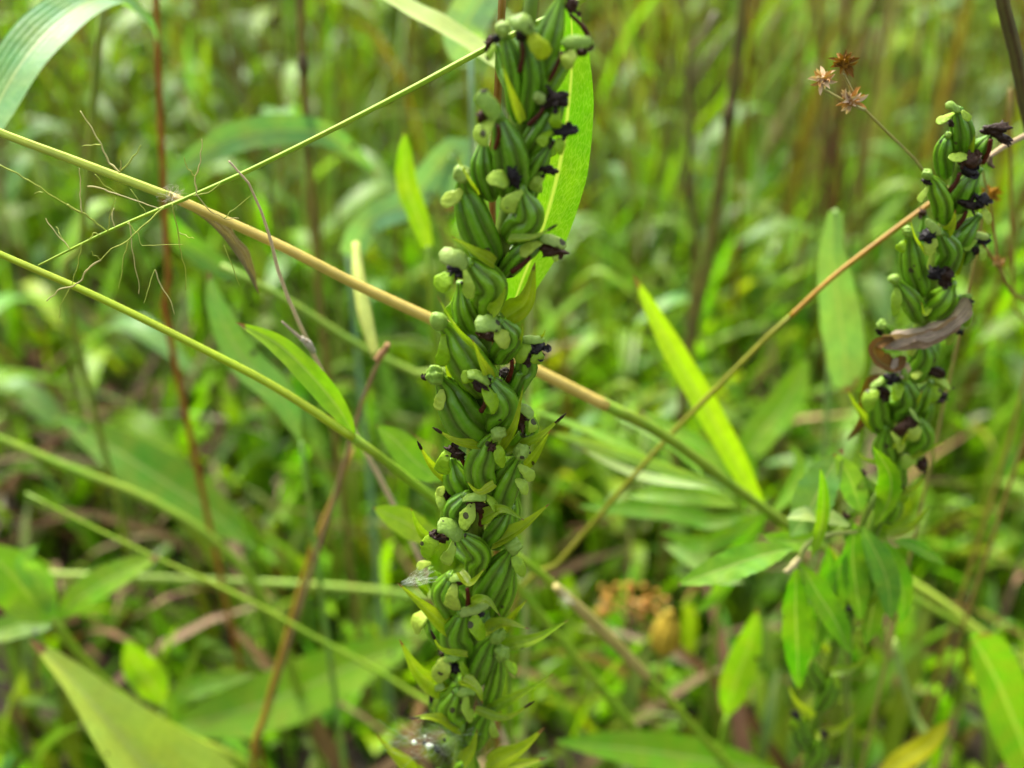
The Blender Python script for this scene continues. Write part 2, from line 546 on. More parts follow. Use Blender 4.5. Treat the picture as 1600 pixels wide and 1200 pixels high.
    for i, (b0, c0, t0, wd, f) in enumerate(bracts):
        o = (.14 + .72 * f) * offs
        a, m1, b = at(*b0, Y0 - o * .75), at(*c0, Y0 - o), at(*t0, Y0 - o - .08)
        q = pxcm(m1)
        g = leaf_geo([a, m1, b], wd * q * 1.22, 'bract', n=16, m=7, fold=.45, roll=rng.uniform(-.35, .35))
        br = part('bract', g, M_BRACT, root, pick(C_BRACT), base=a)
        if i in tipdark:
            T = smooth([a, m1, b], 30)
            part('dark_tip', tube_geo([T[24], T[27], T[29] + (T[29] - T[26]) * .3], [2.4 * q, 2.4 * q, .8 * q], n=8, k=6, lump=.25, seed=i, flat=.6), M_BLACK, br, (.025, .014, .008), base=T[24])
    return root

CAPS1 = [
 ((826,150),(850,80),(882,-20),24,.0,[('d',893,6,13),('sp',890,22,922,62)]),
 ((806,188),(808,120),(790,58),18,.5,[('b',786,46,15,17),('d',776,58,6),('s',775,65,762,92,12)]),
 ((824,190),(836,120),(822,62),21,.6,[('d',815,52,13),('h',836,46,798,33,34),('sy',826,52,851,88,28),('sp',815,66,812,112)]),
 ((828,180),(852,138),(890,80),17,.3,[('d',910,76,12),('h',880,66,922,66,22),('s',893,78,885,106,24),('sp',878,80,850,140)]),
 ((820,245),(845,205),(866,168),21,.4,[('d2',852,158,884,152,13),('b',843,153,13,12),('s',873,168,868,198,20),('sp',850,168,826,195)]),
 ((810,305),(838,262),(864,218),18,.45,[('d2',868,206,900,202,10),('s',864,204,845,226,22),('d',873,222,7),('s',876,215,877,240,16)]),
 ((770,312),(752,262),(756,212),21,.5,[]),
 ((803,314),(800,240),(778,182),29,1.,[('d2',760,172,750,186,8),('h',781,183,752,146,32),('s',770,186,750,222,30),('sp',778,195,774,232)]),
 ((815,322),(828,297),(842,278),15,.2,[('d2',842,262,868,266,9),('s',850,272,835,297,22)]),
 ((772,414),(742,352),(724,298),29,.7,[('b',722,272,17,18),('s',722,296,692,316,22)]),
 ((795,374),(836,338),(812,290),27,1.1,[('d2',797,266,808,290,9),('s',795,285,763,280,24),('s',816,298,794,330,24),('d',800,318,7)]),
 ((785,430),(812,396),(846,376),18,.7,[('d2',850,388,876,394,12),('h',846,371,882,384,20),('s',848,378,816,398,24),('s',866,395,869,408,11),('sp',828,402,800,425)]),
 ((742,527),(722,482),(718,440),21,.6,[]),
 ((760,492),(774,442),(734,410),27,1.1,[('d2',702,416,722,426,9),('h',732,411,690,397,32),('s',725,420,731,463,20),('s',708,425,686,452,28)]),
 ((768,614),(735,570),(704,520),33,.8,[('b',686,502,18,19),('s',693,522,692,568,20)]),
 ((775,564),(806,525),(780,501),21,1.2,[('d2',750,521,770,527,9),('h',781,503,745,503,34),('s',776,515,792,541,26)]),
 ((795,624),(806,600),(822,572),19,.4,[('d',838,541,15),('s',822,530,808,563,26),('h',815,530,848,530,16),('s',842,545,842,567,20),('sp',800,562,793,595),('d2',825,558,820,566,8)]),
 ((760,692),(720,653),(698,606),33,.8,[('b',680,586,17,20),('d',663,589,4),('s',690,608,682,637,18)]),
 ((768,667),(792,632),(762,592),27,1.2,[('d2',742,598,760,603,12),('s',742,592,722,588,20),('h',765,593,733,581,28),('s',757,602,776,635,30),('sp',758,622,752,642)]),
 ((790,708),(808,690),(826,668),17,.4,[('d2',812,643,812,668,11),('h',810,632,832,648,20),('s',806,640,790,671,22),('s',830,652,832,674,15)]),
 ((735,778),(712,745),(704,714),24,.4,[('d2',700,702,722,712,10),('s',704,700,690,737,24),('sp',718,712,734,750)]),
 ((755,770),(748,728),(766,690),26,1.1,[('b',778,677,16,16),('d',771,699,8),('s',778,695,786,728,17)]),
 ((790,840),(801,800),(806,765),15,.1,[]),
 ((776,803),(785,765),(803,730),24,.8,[('b',815,707,17,15),('d2',818,700,826,706,4),('s',810,726,831,749,17),('s',806,748,822,771,17)]),
 ((705,832),(700,800),(692,780),13,.1,[('d2',694,766,702,781,7),('s',694,760,684,772,14),('s',682,768,698,808,14)]),
 ((722,832),(704,795),(732,772),20,1.,[('d2',736,786,760,795,9),('h',724,775,757,773,22),('s',755,771,778,795,20),('s',738,785,720,821,26),('sp',748,795,751,820)]),
 ((764,852),(785,825),(800,790),21,.6,[]),
 ((742,898),(754,862),(718,836),20,1.1,[('d2',678,835,694,842,10),('h',724,836,688,818,34),('s',680,834,664,869,24),('s',709,844,694,877,20)]),
 ((750,948),(770,910),(792,872),24,.8,[('b',803,853,17,18),('s',800,870,817,899,18)]),
 ((772,967),(791,925),(797,892),17,.4,[('b',796,882,9,10)]),
 ((690,927),(680,905),(672,888),13,.1,[('s',674,880,654,888,14),('s',674,886,679,912,14)]),
 ((714,965),(690,925),(706,898),24,1.,[('d',717,908,6),('h',702,903,724,902,18),('s',710,911,706,949,26),('sp',730,920,728,957)]),
 ((690,1002),(678,985),(668,965),15,.1,[('s',670,953,650,987,26)]),
 ((722,1033),(706,990),(724,956),25,1.,[('d',752,958,5),('h',718,960,760,945,18),('s',742,961,757,994,24)]),
 ((740,1068),(752,1035),(766,1007),22,.8,[('b',776,992,16,18),('b',784,1020,13,17)]),
 ((762,1107),(773,1070),(778,1042),16,.5,[('b',781,1020,13,17),('s',790,1030,807,1046,18)]),
 ((702,1064),(695,1046),(700,1030),14,.6,[('d',713,1042,10),('h',692,1031,720,1023,18),('s',702,1029,686,1064,26),('s',720,1028,731,1053,13)]),
 ((690,1127),(682,1105),(680,1085),12,.3,[('d',676,1090,6),('h',668,1081,692,1075,14),('s',686,1080,682,1113,16)]),
 ((712,1138),(698,1105),(716,1078),25,1.,[('h',713,1082,742,1080,18),('s',728,1085,738,1122,20)]),
 ((740,1168),(750,1140),(762,1110),18,.5,[('b',768,1115,12,12),('s',768,1125,773,1151,14)]),
 ((722,1216),(735,1195),(738,1178),18,.6,[('s',735,1172,740,1201,20)]),
 ((700,1250),(690,1225),(684,1205),20,.8,[('s',684,1205,678,1230,20)]),
 # on the far side of the stem
 ((812,150),(790,105),(775,70),17,-.8,[('d',768,66,10)]),
 ((815,300),(842,255),(850,215),17,-.9,[('s',852,214,866,240,18)]),
 ((775,420),(800,380),(812,340),18,-.9,[('d',815,335,9)]),
 ((750,540),(730,500),(712,470),18,-.9,[('s',710,468,700,492,18)]),
 ((752,660),(778,620),(788,585),18,-.9,[('d',790,582,9)]),
 ((745,780),(765,740),(775,705),18,-.9,[]),
 ((742,880),(715,850),(704,815),17,-.9,[('d',702,812,8)]),
 ((738,990),(760,950),(772,915),17,-.9,[]),
 ((728,1090),(705,1055),(695,1020),16,-.9,[('d',693,1018,8)]),
 ((722,1180),(745,1140),(752,1110),16,-.9,[]),
]
BRACTS1 = [
 ((815,190),(800,150),(784,100),16,.7), ((772,412),(740,392),(704,369),20,.9), ((748,548),(715,515),(683,462),9,1.1),
 ((748,305),(735,285),(712,243),7,1.), ((795,374),(835,371),(869,352),15,1.), ((790,496),(822,470),(836,410),36,.4),
 ((768,492),(780,475),(791,448),24,1.1), ((808,545),(815,525),(817,505),8,.8), ((842,530),(848,525),(852,515),7,.6),
 ((766,597),(752,566),(738,531),20,1.15), ((703,590),(695,560),(688,545),7,.6), ((748,697),(715,691),(678,669),16,1.),
 ((785,702),(805,665),(818,601),15,.9), ((792,707),(840,685),(882,648),19,.6), ((822,728),(840,705),(861,671),15,.4),
 ((694,748),(672,725),(653,691),15,.3), ((772,756),(748,769),(728,751),13,1.4), ((752,810),(785,795),(819,813),22,1.2),
 ((770,850),(815,825),(859,787),28,.7), ((684,852),(658,830),(642,794),17,.2), ((718,894),(735,912),(758,888),16,1.4),
 ((707,987),(660,945),(621,911),25,.8), ((668,928),(655,915),(648,899),13,.2), ((736,943),(760,938),(782,963),18,1.2),
 ((730,1023),(690,1015),(674,987),11,1.3), ((758,987),(790,975),(827,983),26,.8), ((783,1010),(835,999),(888,969),21,.5),
 ((790,985),(805,960),(824,937),15,.1), ((692,1080),(655,1050),(624,999),30,.5), ((722,1062),(746,1078),(754,1100),22,1.4),
 ((763,1110),(810,1086),(866,1052),17,.6), ((743,1108),(790,1121),(833,1097),13,.9), ((718,1139),(680,1122),(639,1122),26,1.),
 ((648,1212),(615,1180),(587,1147),26,.2), ((724,1192),(738,1170),(746,1139),24,1.1), ((765,1197),(815,1170),(851,1137),30,.6),
 ((760,1202),(810,1193),(856,1184),24,.4), ((715,1240),(680,1225),(650,1190),24,.9),
]
YM = 16.0
ax1 = [(838,-60),(826,40),(812,160),(802,300),(778,400),(758,500),(746,650),(741,750),(744,850),(738,950),(733,1050),(718,1200),(705,1320)]
foot1 = at(*ax1[-1], YM); foot1[2] = 0
main = thing('orchid_spike', 'tall nearest spike of plump ribbed seed capsules, sharpest thing in the picture', 'orchid', foot1, 'orchid seed spikes')
orchid(main, YM, ax1, CAPS1, BRACTS1, .16, 100, tipdark=(4, 11, 13, 15, 24, 31, 32))

CAPS2 = [
 ((1478,278),(1473,237),(1482,212),13,.5,[('b',1482,211,7,7)]),
 ((1505,243),(1505,205),(1497,174),15,.8,[('d2',1484,188,1487,196,4),('h',1501,171,1479,163,16),('s',1491,176,1465,190,13),('s',1502,173,1515,187,11)]),
 ((1515,257),(1535,225),(1550,208),12,.3,[('d2',1540,203,1575,198,9),('d2',1555,210,1578,222,7),('sp',1548,218,1535,255)]),
 ((1490,332),(1512,290),(1532,262),16,.7,[('d2',1505,252,1525,248,12),('d2',1505,262,1525,272,9),('s',1513,243,1484,246,16),('sp',1500,270,1482,300)]),
 ((1475,347),(1473,315),(1458,285),14,.9,[('b',1449,272,10,11),('d2',1442,282,1452,286,4),('s',1450,290,1436,313,11)]),
 ((1480,397),(1506,363),(1532,335),16,.6,[('d2',1503,318,1530,322,8),('d',1533,312,11),('s',1538,325,1548,346,15),('sp',1510,330,1492,357)]),
 ((1475,427),(1489,390),(1469,362),16,1.1,[('d2',1440,370,1460,362,10),('h',1471,366,1449,344,17),('s',1460,371,1451,397,19)]),
 ((1500,412),(1508,395),(1518,375),13,.2,[('d2',1528,374,1546,376,7),('h',1519,366,1544,370,13),('s',1525,374,1505,385,17),('s',1532,382,1537,405,12),('d',1525,390,6)]),
 ((1440,462),(1424,415),(1422,375),16,.8,[('b',1418,362,10,13),('s',1416,375,1404,391,15)]),
 ((1450,492),(1478,468),(1490,440),18,.9,[('d2',1456,425,1470,432,10),('d',1480,428,11),('d2',1470,440,1478,446,7)]),
 ((1440,502),(1424,470),(1404,445),14,.9,[('b',1397,436,10,13),('s',1400,449,1396,491,15)]),
 ((1405,547),(1392,525),(1384,515),9,.4,[('b',1378,508,10,11),('d2',1370,515,1378,522,4)]),
 ((1470,512),(1490,495),(1505,475),14,.3,[('d2',1506,468,1516,475,7),('h',1501,464,1518,462,11),('s',1513,481,1506,509,15),('h',1489,508,1509,512,9),('d2',1494,515,1500,520,6),('s',1486,511,1480,537,15)]),
 ((1430,592),(1449,555),(1440,525),17,.9,[('s',1425,529,1420,553,15)]),
 ((1430,642),(1445,615),(1455,595),14,.5,[('d2',1455,575,1473,585,10),('s',1453,577,1427,589,17),('s',1460,590,1483,605,17)]),
 ((1400,654),(1423,625),(1411,595),18,1.1,[('d2',1388,590,1402,592,8),('h',1412,597,1408,577,15),('s',1407,599,1395,623,19)]),
 ((1390,682),(1370,655),(1372,625),15,.6,[('d2',1374,604,1386,620,9),('s',1371,607,1357,641,21),('h',1379,591,1361,603,13)]),
 ((1440,662),(1448,640),(1455,620),10,.3,[('s',1469,607,1453,627,19),('d2',1468,626,1476,616,7)]),
 ((1420,712),(1448,685),(1435,656),15,1.2,[('d2',1402,672,1428,657,10),('h',1439,661,1423,639,14),('s',1431,663,1423,687,21),('s',1393,675,1409,703,15)]),
 ((1385,727),(1377,695),(1385,665),14,.9,[]),
 ((1400,762),(1405,735),(1412,715),12,.6,[('s',1431,711,1413,731,21),('d',1441,725,9)]),
 ((1372,792),(1355,765),(1348,742),13,.8,[('d',1346,738,6),('s',1348,742,1340,762,14)]),
 ((1385,815),(1398,790),(1402,765),13,.6,[('d',1404,762,7),('s',1404,765,1412,785,14)]),
 ((1345,860),(1330,832),(1326,808),13,.8,[('s',1326,806,1318,828,15),('d',1322,805,6)]),
 ((1340,905),(1358,880),(1365,850),13,.7,[('s',1366,850,1374,872,15)]),
 ((1310,965),(1296,940),(1292,915),13,.8,[('s',1292,915,1284,938,15)]),
 ((1305,1005),(1322,980),(1328,955),13,.7,[('d',1330,952,6),('s',1330,955,1338,975,14)]),
 ((1280,1075),(1266,1048),(1262,1022),13,.8,[('s',1262,1022,1254,1044,14)]),
 ((1282,1105),(1298,1080),(1304,1054),13,.7,[('s',1305,1054,1313,1075,14)]),
 ((1262,1170),(1250,1145),(1246,1118),13,.8,[('s',1246,1118,1238,1140,14),('d',1243,1116,6)]),
 ((1265,1200),(1280,1175),(1286,1148),13,.7,[('d',1288,1146,6)]),
 ((1470,400),(1452,370),(1444,335),13,-.9,[('d',1442,332,6)]),
 ((1430,580),(1455,550),(1462,515),13,-.9,[]),
 ((1405,680),(1390,650),(1382,620),13,-.9,[('s',1380,618,1372,640,14)]),
 ((1375,790),(1395,760),(1402,730),13,-.9,[]),
]
BRACTS2 = [
 ((1446,397),(1430,372),(1422,341),7,1.2), ((1478,366),(1488,350),(1493,327),17,.9), ((1515,240),(1520,225),(1523,211),10,.6),
 ((1490,427),(1500,410),(1509,391),15,.3), ((1424,641),(1435,625),(1441,609),10,.9), ((1366,673),(1340,640),(1323,607),15,.5),
 ((1423,711),(1450,701),(1479,689),15,.8), ((1377,726),(1352,718),(1339,705),9,.9), ((1475,600),(1484,604),(1491,607),7,.4),
 ((1452,482),(1444,492),(1440,472),10,1.2), ((1395,700),(1410,692),(1420,672),12,1.2), ((1390,770),(1425,765),(1446,745),14,.7),
 ((1362,790),(1335,775),(1318,748),14,.6), ((1385,835),(1425,822),(1452,790),14,.6), ((1335,900),(1310,880),(1296,850),14,.7),
 ((1330,950),(1365,940),(1390,915),14,.6), ((1295,1020),(1270,1000),(1256,970),14,.7), ((1298,1050),(1335,1042),(1362,1018),14,.6),
 ((1270,1120),(1245,1098),(1232,1068),14,.7), ((1275,1150),(1312,1140),(1340,1112),14,.6),
]
CAPS2 = [(a_, b_, c_, r_ * 1.22, f_, e_) for a_, b_, c_, r_, f_, e_ in CAPS2]
Y2 = 20.0
ax2 = [(1502,225),(1490,300),(1466,390),(1450,470),(1428,560),(1408,660),(1388,760),(1345,880),(1308,990),(1280,1100),(1258,1220),(1240,1320)]
foot2 = at(*ax2[-1], Y2); foot2[2] = 0
second = thing('orchid_spike', 'second spike of green seed capsules with jet black flowers, dead leaf caught on it', 'orchid', foot2, 'orchid seed spikes')
orchid(second, Y2, ax2, CAPS2, BRACTS2, .15, 400, offs=1.05, tipdark=(8,))

# ------------------------------------------------------------------ traced plants
def trace(pts, Y0, Y1=None):
    Y1 = Y0 if Y1 is None else Y1
    n = len(pts)
    return [at(x, y, Y0 + (Y1 - Y0) * i / max(n - 1, 1)) for i, (x, y) in enumerate(pts)]

def run_on(pts, Y0, Y1):
    """where the last stretch of a traced stem, carried straight on, meets the ground"""
    T = trace(pts, Y0, Y1)
    d = T[-1] - T[-2]
    return T[-1] - d * (T[-1][2] / d[2])

GREEN, LIME, DEEP, PALE = (.085, .21, .020), (.21, .36, .012), (.05, .15, .018), (.17, .31, .075)
MINT, OLIVE, YEL = (.15, .30, .12), (.12, .16, .03), (.30, .36, .05)

def add_leaf(parent, pts, Y0, Y1, wpx, col, prof='lance', mat=None, name='leaf', fold=.25, roll=0., arch=0., wav=.06, twist=0., n=26, saw=0, label=None, facing=None, m=7):
    T = trace(pts, Y0, Y1)
    wd = wpx * pxcm(T[len(T) // 2])
    o = part(name, leaf_geo(T, wd, prof, n=n, m=m, fold=fold, roll=roll, arch=arch, wav=wav, twist=twist, saw=saw, facing=facing), mat or M_LEAF, parent, col, base=T[0])
    if label:
        o['label'] = label
    return o

def add_tube(parent, pts, Y0, Y1, rpx, col, mat=None, name='stalk', n=30, k=8, lump=0., tail=None, label=None, head=None):
    T = trace(pts, Y0, Y1)
    rp = rpx if isinstance(rpx, (list, tuple)) else [rpx, rpx]
    q = [pxcm(p) for p in T]
    R = [r * (q[0] + (q[-1] - q[0]) * i / max(len(rp) - 1, 1)) for i, r in enumerate(rp)]
    if tail is not None:
        T = T + [np.asarray(p, float) for p in tail]
    o = part(name, tube_geo(T, R, n=n, k=k, lump=lump), mat or M_STEM, parent, col, base=T[-1])
    if label:
        o['label'] = label
    return o

def hair_tuft(p, r, count, col, parent, name, rad=.006, mat=None, seed=1, up=(0, 0, 0)):
    rr = np.random.default_rng(seed)
    g = Geo()
    for i in range(count):
        d = unit(rr.normal(0, 1, 3) + np.asarray(up))
        a = p + d * r * .15
        b = p + d * r * rr.uniform(.6, 1.2)
        mdl = (a + b) / 2 + rr.normal(0, .18, 3) * r
        tube_geo([a, mdl, b], [rad, rad * .8, rad * .4], n=6, k=4, geo=g)
    return part(name, g, mat or M_SILK, parent, col, base=p)

# 1. the straw coloured culm that crosses behind the tall spike
p0 = at(1780, 1150, 27); g0 = np.array([p0[0] + 4, p0[1] + 3, 0])
culm = thing('grass_culm', 'leaning grass culm in straw coloured sheath, crossing behind the tall spike', 'grass', g0)
add_tube(culm, [(-160,140),(0,207),(120,252),(268,308)], 18.2, 18.4, [5, 6.5, 7, 7.5], (.36, .46, .10), name='stalk', n=30, label='pale yellow green upper stalk')
add_tube(culm, [(262,305),(430,380),(560,446),(700,511),(830,575),(948,634)], 18.4, 20.4, [7.5, 8, 8.5, 9, 9.5, 9], (.56, .42, .16), mat=M_STEM, name='leaf_sheath', n=40, label='tan straw coloured sheath')
add_tube(culm, [(942,631),(1040,682),(1185,788),(1330,885),(1480,965),(1620,1050),(1780,1150)], 20.4, 27, [10, 6.5, 6, 6], (.16, .30, .03), name='stalk', n=40, tail=[g0], label='green lower stalk')
nd = at(268, 308, 18.35)
hair_tuft(nd, .26, 60, (.55, .50, .46), culm, 'node_hairs', rad=.0026, seed=3)
add_leaf(culm, [(285,320),(330,352),(370,400),(405,462)], 18.5, 19.5, 36, (.17, .13, .10), 'lance', M_DEAD, 'withered_leaf', fold=.9, roll=.9, wav=.2, label='curled grey brown withered leaf')
add_leaf(culm, [(1186,790),(1150,722),(1108,645),(1050,545),(988,428)], 23.6, 24.2, 42, (.36, .60, .004), 'blade', M_BLADE, 'leaf', fold=.22, roll=.15, wav=.03, n=40, facing=(-.3, -.35, 1), label='bright lime pointed leaf')
for pts, ya, yb, wp, col, rl in [
    ([(1112,752),(1050,735),(960,705),(850,672)], 22.8, 23.5, 22, (.27,.43,.13), .5),
    ([(1105,762),(1040,752),(985,738),(905,700)], 22.9, 23.2, 20, (.42,.56,.28), -.4),
    ([(1125,770),(1050,745),(960,690),(810,632)], 23.2, 24.5, 20, (.20,.40,.08), -.5),
    ([(1150,790),(1090,775),(1040,772),(975,775)], 23.5, 24.0, 34, (.15,.34,.03), .0),
    ([(1190,800),(1130,840),(1090,850),(1030,830)], 24.0, 24.8, 28, (.13,.32,.05), .3),
    ([(1180,805),(1110,815),(1050,800),(900,790)], 24.2, 25.0, 30, (.11,.29,.05), .2),
    ([(1160,910),(1120,895),(1080,870),(1035,850)], 24.5, 25.5, 34, (.24,.40,.14), .1),
    ([(1100,745),(1060,700),(1010,670),(960,650)], 23.5, 25.5, 28, (.10,.28,.03), -.4),
    ([(1140,770),(1120,720),(1070,680),(1000,640)], 24.5, 26, 26, (.13,.32,.04), -.1),
    ([(1160,800),(1170,730),(1130,690),(1080,640)], 25.5, 26.5, 28, (.10,.28,.04), .3),
    ([(1200,800),(1150,870),(1120,930),(1080,960)], 25.0, 26, 30, (.12,.32,.05), .2),
    ([(1205,806),(1240,760),(1250,720),(1230,690)], 25.0, 26, 24, (.12,.32,.03), .2)]:
    add_leaf(culm, pts, ya, yb, wp, col, 'lance', M_BLADE, 'leaf', fold=.2, roll=rl)

# 2. the green stalk below it
pb = at(1180, 1245, 24); gb = np.array([pb[0] + 2.5, pb[1] + 5, 0])
low = thing('grass_culm', 'thin yellow green grass culm below the straw culm, folded leaf on its joint', 'grass', gb)
add_tube(low, [(-150,328),(0,397),(150,463),(300,537),(430,605),(552,684)], 17.6, 18.2, [4, 5.5, 6, 6.5, 7], (.30, .42, .03), n=40, label='slender yellow green upper stalk')
add_tube(low, [(548,681),(610,727),(675,778),(760,838),(840,893),(912,957),(1012,1058),(1110,1165),(1180,1245)], 18.2, 24, [7.5, 7, 7, 7], (.18, .36, .025), n=40, tail=[gb], label='thicker green lower stalk')
add_tube(low, [(868,916),(912,957),(960,1004),(1012,1058)], 20.6, 21.9, [6.5, 9.5, 9, 7.5], (.40, .33, .15), name='leaf_sheath', label='pale tan sheath')
hair_tuft(at(885, 935, 20.3), .28, 40, (.6, .6, .5), low, 'node_hairs', rad=.004, seed=5)
add_leaf(low, [(558,690),(530,640),(480,580),(430,535),(368,503)], 18.2, 18.9, 42, (.22, .44, .06), 'lance', M_BLADE, 'leaf', fold=.5, roll=.25, n=34)
add_leaf(low, [(690,832),(660,830),(625,812),(582,793)], 19.2, 19.0, 46, (.24, .42, .02), 'lance', M_BLADE, 'leaf', fold=.15, roll=.1, label='small bright leaf tucked behind the spike')
add_leaf(low, [(690,752),(650,722),(620,690),(588,664)], 20.2, 20.6, 50, (.16, .36, .03), 'lance', M_BLADE, 'leaf', fold=.2, roll=.1)

# 3. the airy panicle
gp = at(1010, -60, 17.5)
pan = thing('panicle_grass', 'fine green grass panicle with crooked hair thin branches hanging in front of the straw culm', 'grass', gp)
add_tube(pan, [(1010,-60),(890,10),(770,70),(640,140),(500,212),(380,270.5),(286,312),(254,325),(172,360),(108,391),(60,415)], 18.0, 17.4, [5.5, 5.2, 5, 4.4, 4, 3.4, 2.6, 1.6], (.20, .36, .02), n=70, label='smooth thin green rachis')
RP = smooth([(500,212,0),(380,270.5,0),(286,312,0),(254,325,0),(172,360,0),(108,391,0),(60,415,0)], 300)[:, :2]
def z2(pts):
    return [(x / 3.4275, 150 + y / 3.4275) for x, y in pts]
for i, (pts, rad) in enumerate([
    ([(640,410),(585,360),(540,255),(485,160),(430,80)], 1.9), ([(540,262),(490,265),(440,270)], 1.2), ([(640,410),(690,360),(730,310),(755,262)], 1.6),
    ([(640,410),(648,380),(645,345)], 1.2), ([(0,370),(95,415),(190,475),(270,530),(360,580)], 1.7), ([(360,580),(440,625),(500,665),(560,695)], 2.2),
    ([(440,625),(432,560),(430,470),(425,385)], 1.3), ([(560,695),(595,620),(620,545)], 1.2), ([(875,600),(760,700),(690,770),(600,815),(540,880)], 1.6),
    ([(540,880),(470,930),(440,985),(390,1020),(310,1040),(250,1098)], 1.7), ([(540,880),(510,855),(488,832)], 1.1), ([(690,770),(665,850),(655,940),(637,1030)], 1.2),
    ([(700,700),(705,790),(720,880),(740,980),(742,1060)], 1.2), ([(930,600),(950,700),(960,800),(990,910),(995,1040)], 1.3), ([(960,730),(1000,750),(1040,765)], 1.0),
    ([(1040,500),(1045,430),(1075,350),(1080,230)], 1.5), ([(1045,430),(1005,390),(985,325)], 1.2), ([(1040,540),(1110,520),(1185,485)], 1.2),
    ([(470,485),(560,500),(640,530),(760,570),(850,580)], 1.6), ([(510,420),(560,480),(640,530)], 1.2), ([(360,800),(320,740),(300,700)], 1.1), ([(360,800),(290,720),(245,655)], 1.2),
    ([(540,750),(500,735),(450,742)], 1.2), ([(440,800),(420,900),(390,1000),(330,1110),(315,1190)], 1.0), ([(1060,550),(1120,610),(1200,655),(1280,655)], 1.2),
    ([(1200,655),(1250,610),(1340,535)], 1.0), ([(830,930),(800,1020),(770,1110)], 1.0), ([(830,930),(860,1010),(910,1090),(935,1170)], 1.1), ([(700,500),(740,560),(775,610)], 1.2),
    ([(1200,800),(1240,900),(1285,1015)], 1.0), ([(610,700),(600,640),(612,600)], 1.0), ([(230,515),(205,515),(185,525)], 1.0), ([(690,700),(740,735),(760,800),(830,800),(980,795)], .9)]):
    q = z2(pts)
    def snap(p):
        d = RP - np.array(p)
        k = int(np.argmin((d ** 2).sum(1)))
        return tuple(RP[k]) if (d[k] ** 2).sum() < 15 ** 2 else p
    q[0], q[-1] = snap(q[0]), snap(q[-1])
    q2 = [q[0]]
    for a, b in zip(q[:-1], q[1:]):
        for f in (.33, .67):
            q2.append((a[0] + (b[0] - a[0]) * f + random.uniform(-1.4, 1.4), a[1] + (b[1] - a[1]) * f + random.uniform(-1.4, 1.4)))
        q2.append(b)
    y = 17.42 + random.uniform(-.03, .05)
    add_tube(pan, q2, y, y + random.uniform(-.25, .3), [rad * .95, rad * .5], (.36, .42, .12) if i % 3 else (.46, .42, .22), M_FINE, 'branch', n=34, k=5, lump=.16)

# 4. dry twigs
P4 = [(358,252),(392,292),(420,365),(440,440),(475,522),(512,600),(552,672),(600,760),(650,860),(720,1010)]
b4 = run_on(P4, 17.1, 22.2)
tw = thing('dry_twig', 'bare grey brown twig across the straw culm with a tiny side shoot', 'twig', tuple(b4))
add_tube(tw, [(358,252),(392,292),(420,365),(440,440),(475,522),(512,600),(552,672),(600,760),(650,860),(720,1010)], 17.1, 22.2, [1.6, 4, 4.5, 5, 5, 5, 5], (.62, .48, .36), M_TWIG, 'shoot', n=46, lump=.12, tail=[tuple(b4)])
add_tube(tw, [(480,535),(462,522),(440,502)], 18.7, 18.7, [3.5, 2.4, 1.6], (.30, .24, .19), M_TWIG, 'side_shoot', n=12, lump=.15)
add_tube(tw, [(470,528),(482,538),(490,550)], 18.7, 18.8, [4.5, 6.5, 4], (.34, .30, .26), M_TWIG, 'node', n=10, lump=.1)
P5 = [(603,542),(585,580),(565,630),(545,700),(522,780),(500,850)]
b5 = run_on(P5, 21.5, 24)
tw2 = thing('withered_stalk', 'pinkish brown withered stalk forking from a pale green sheath beside the grey twig', 'stalk', tuple(b5))
add_tube(tw2, [(603,542),(585,580),(565,630),(545,700),(522,780),(500,850)], 21.5, 24, [3.5, 4.5, 4.5, 4], (.24, .15, .10), M_TWIG, 'shoot', n=26, lump=.1, tail=[tuple(b5)])
add_tube(tw2, [(556,380),(560,430),(570,490),(588,560)], 24, 21.8, [7, 11, 12, 7], (.30, .36, .11), M_STEM, 'leaf_sheath', n=18)
add_tube(tw2, [(590,562),(600,548),(606,538)], 21.6, 21.5, [7, 6, 4], (.30, .17, .11), M_TWIG, 'node', n=10, lump=.2)

# 5. the broad leaf behind the top of the spike
b6 = at(790, 520, 18.0)
bl = thing('broad_leaf_plant', 'broad green leaf with pale midvein standing behind the top of the tall spike', 'plant', (b6[0] + .5, b6[1] + 1.2, 0))
add_leaf(bl, [(792,505),(815,440),(850,350),(876,250),(890,150),(894,70),(890,-25)], 17.6, 17.3, 92, (.085, .245, .010), 'lance', M_NETLEAF, 'leaf', fold=.12, roll=.0, wav=.03, n=60, m=11, facing=(0.1, -1, .45))
add_tube(bl, [(792,508),(786,540),(780,620)], 17.6, 18.0, [4, 5, 6], (.10, .22, .03), name='stem', tail=[(b6[0] + .5, b6[1] + 1.2, 0)])

# 6/7. the red-stemmed plant at the upper left with its big arching leaf
p6 = at(268, 560, 30); g6 = np.array([p6[0] + .5, p6[1] + 1, 0])
rs = thing('red_stem_herb', 'straight thin red stem bearing a large pale teal leaf that arches out of the frame', 'plant', g6)
add_tube(rs, [(238,-80),(244,0),(249,150),(256,300),(264,440),(272,560)], 29, 30, [5, 5.5, 5.5, 5.5, 5], (.24, .055, .025), name='stem', tail=[g6])
add_leaf(rs, [(247,66),(225,28),(185,4),(150,0),(95,32),(40,90),(-10,175),(-45,260)], 29, 21.5, 86, (.13, .30, .13), 'spoon', M_BLADE, 'leaf', fold=.25, roll=-.35, n=44, wav=.03)
add_leaf(rs, [(256,290),(300,250),(370,215),(450,203),(520,215),(590,272)], 30, 33, 50, (.12, .27, .11), 'lance', M_BLADE, 'leaf', fold=.2, roll=-.2, n=30)
add_leaf(rs, [(258,330),(290,380),(350,420),(400,430)], 30, 31, 40, (.08, .22, .05), 'lance', M_BLADE, 'leaf', fold=.2)

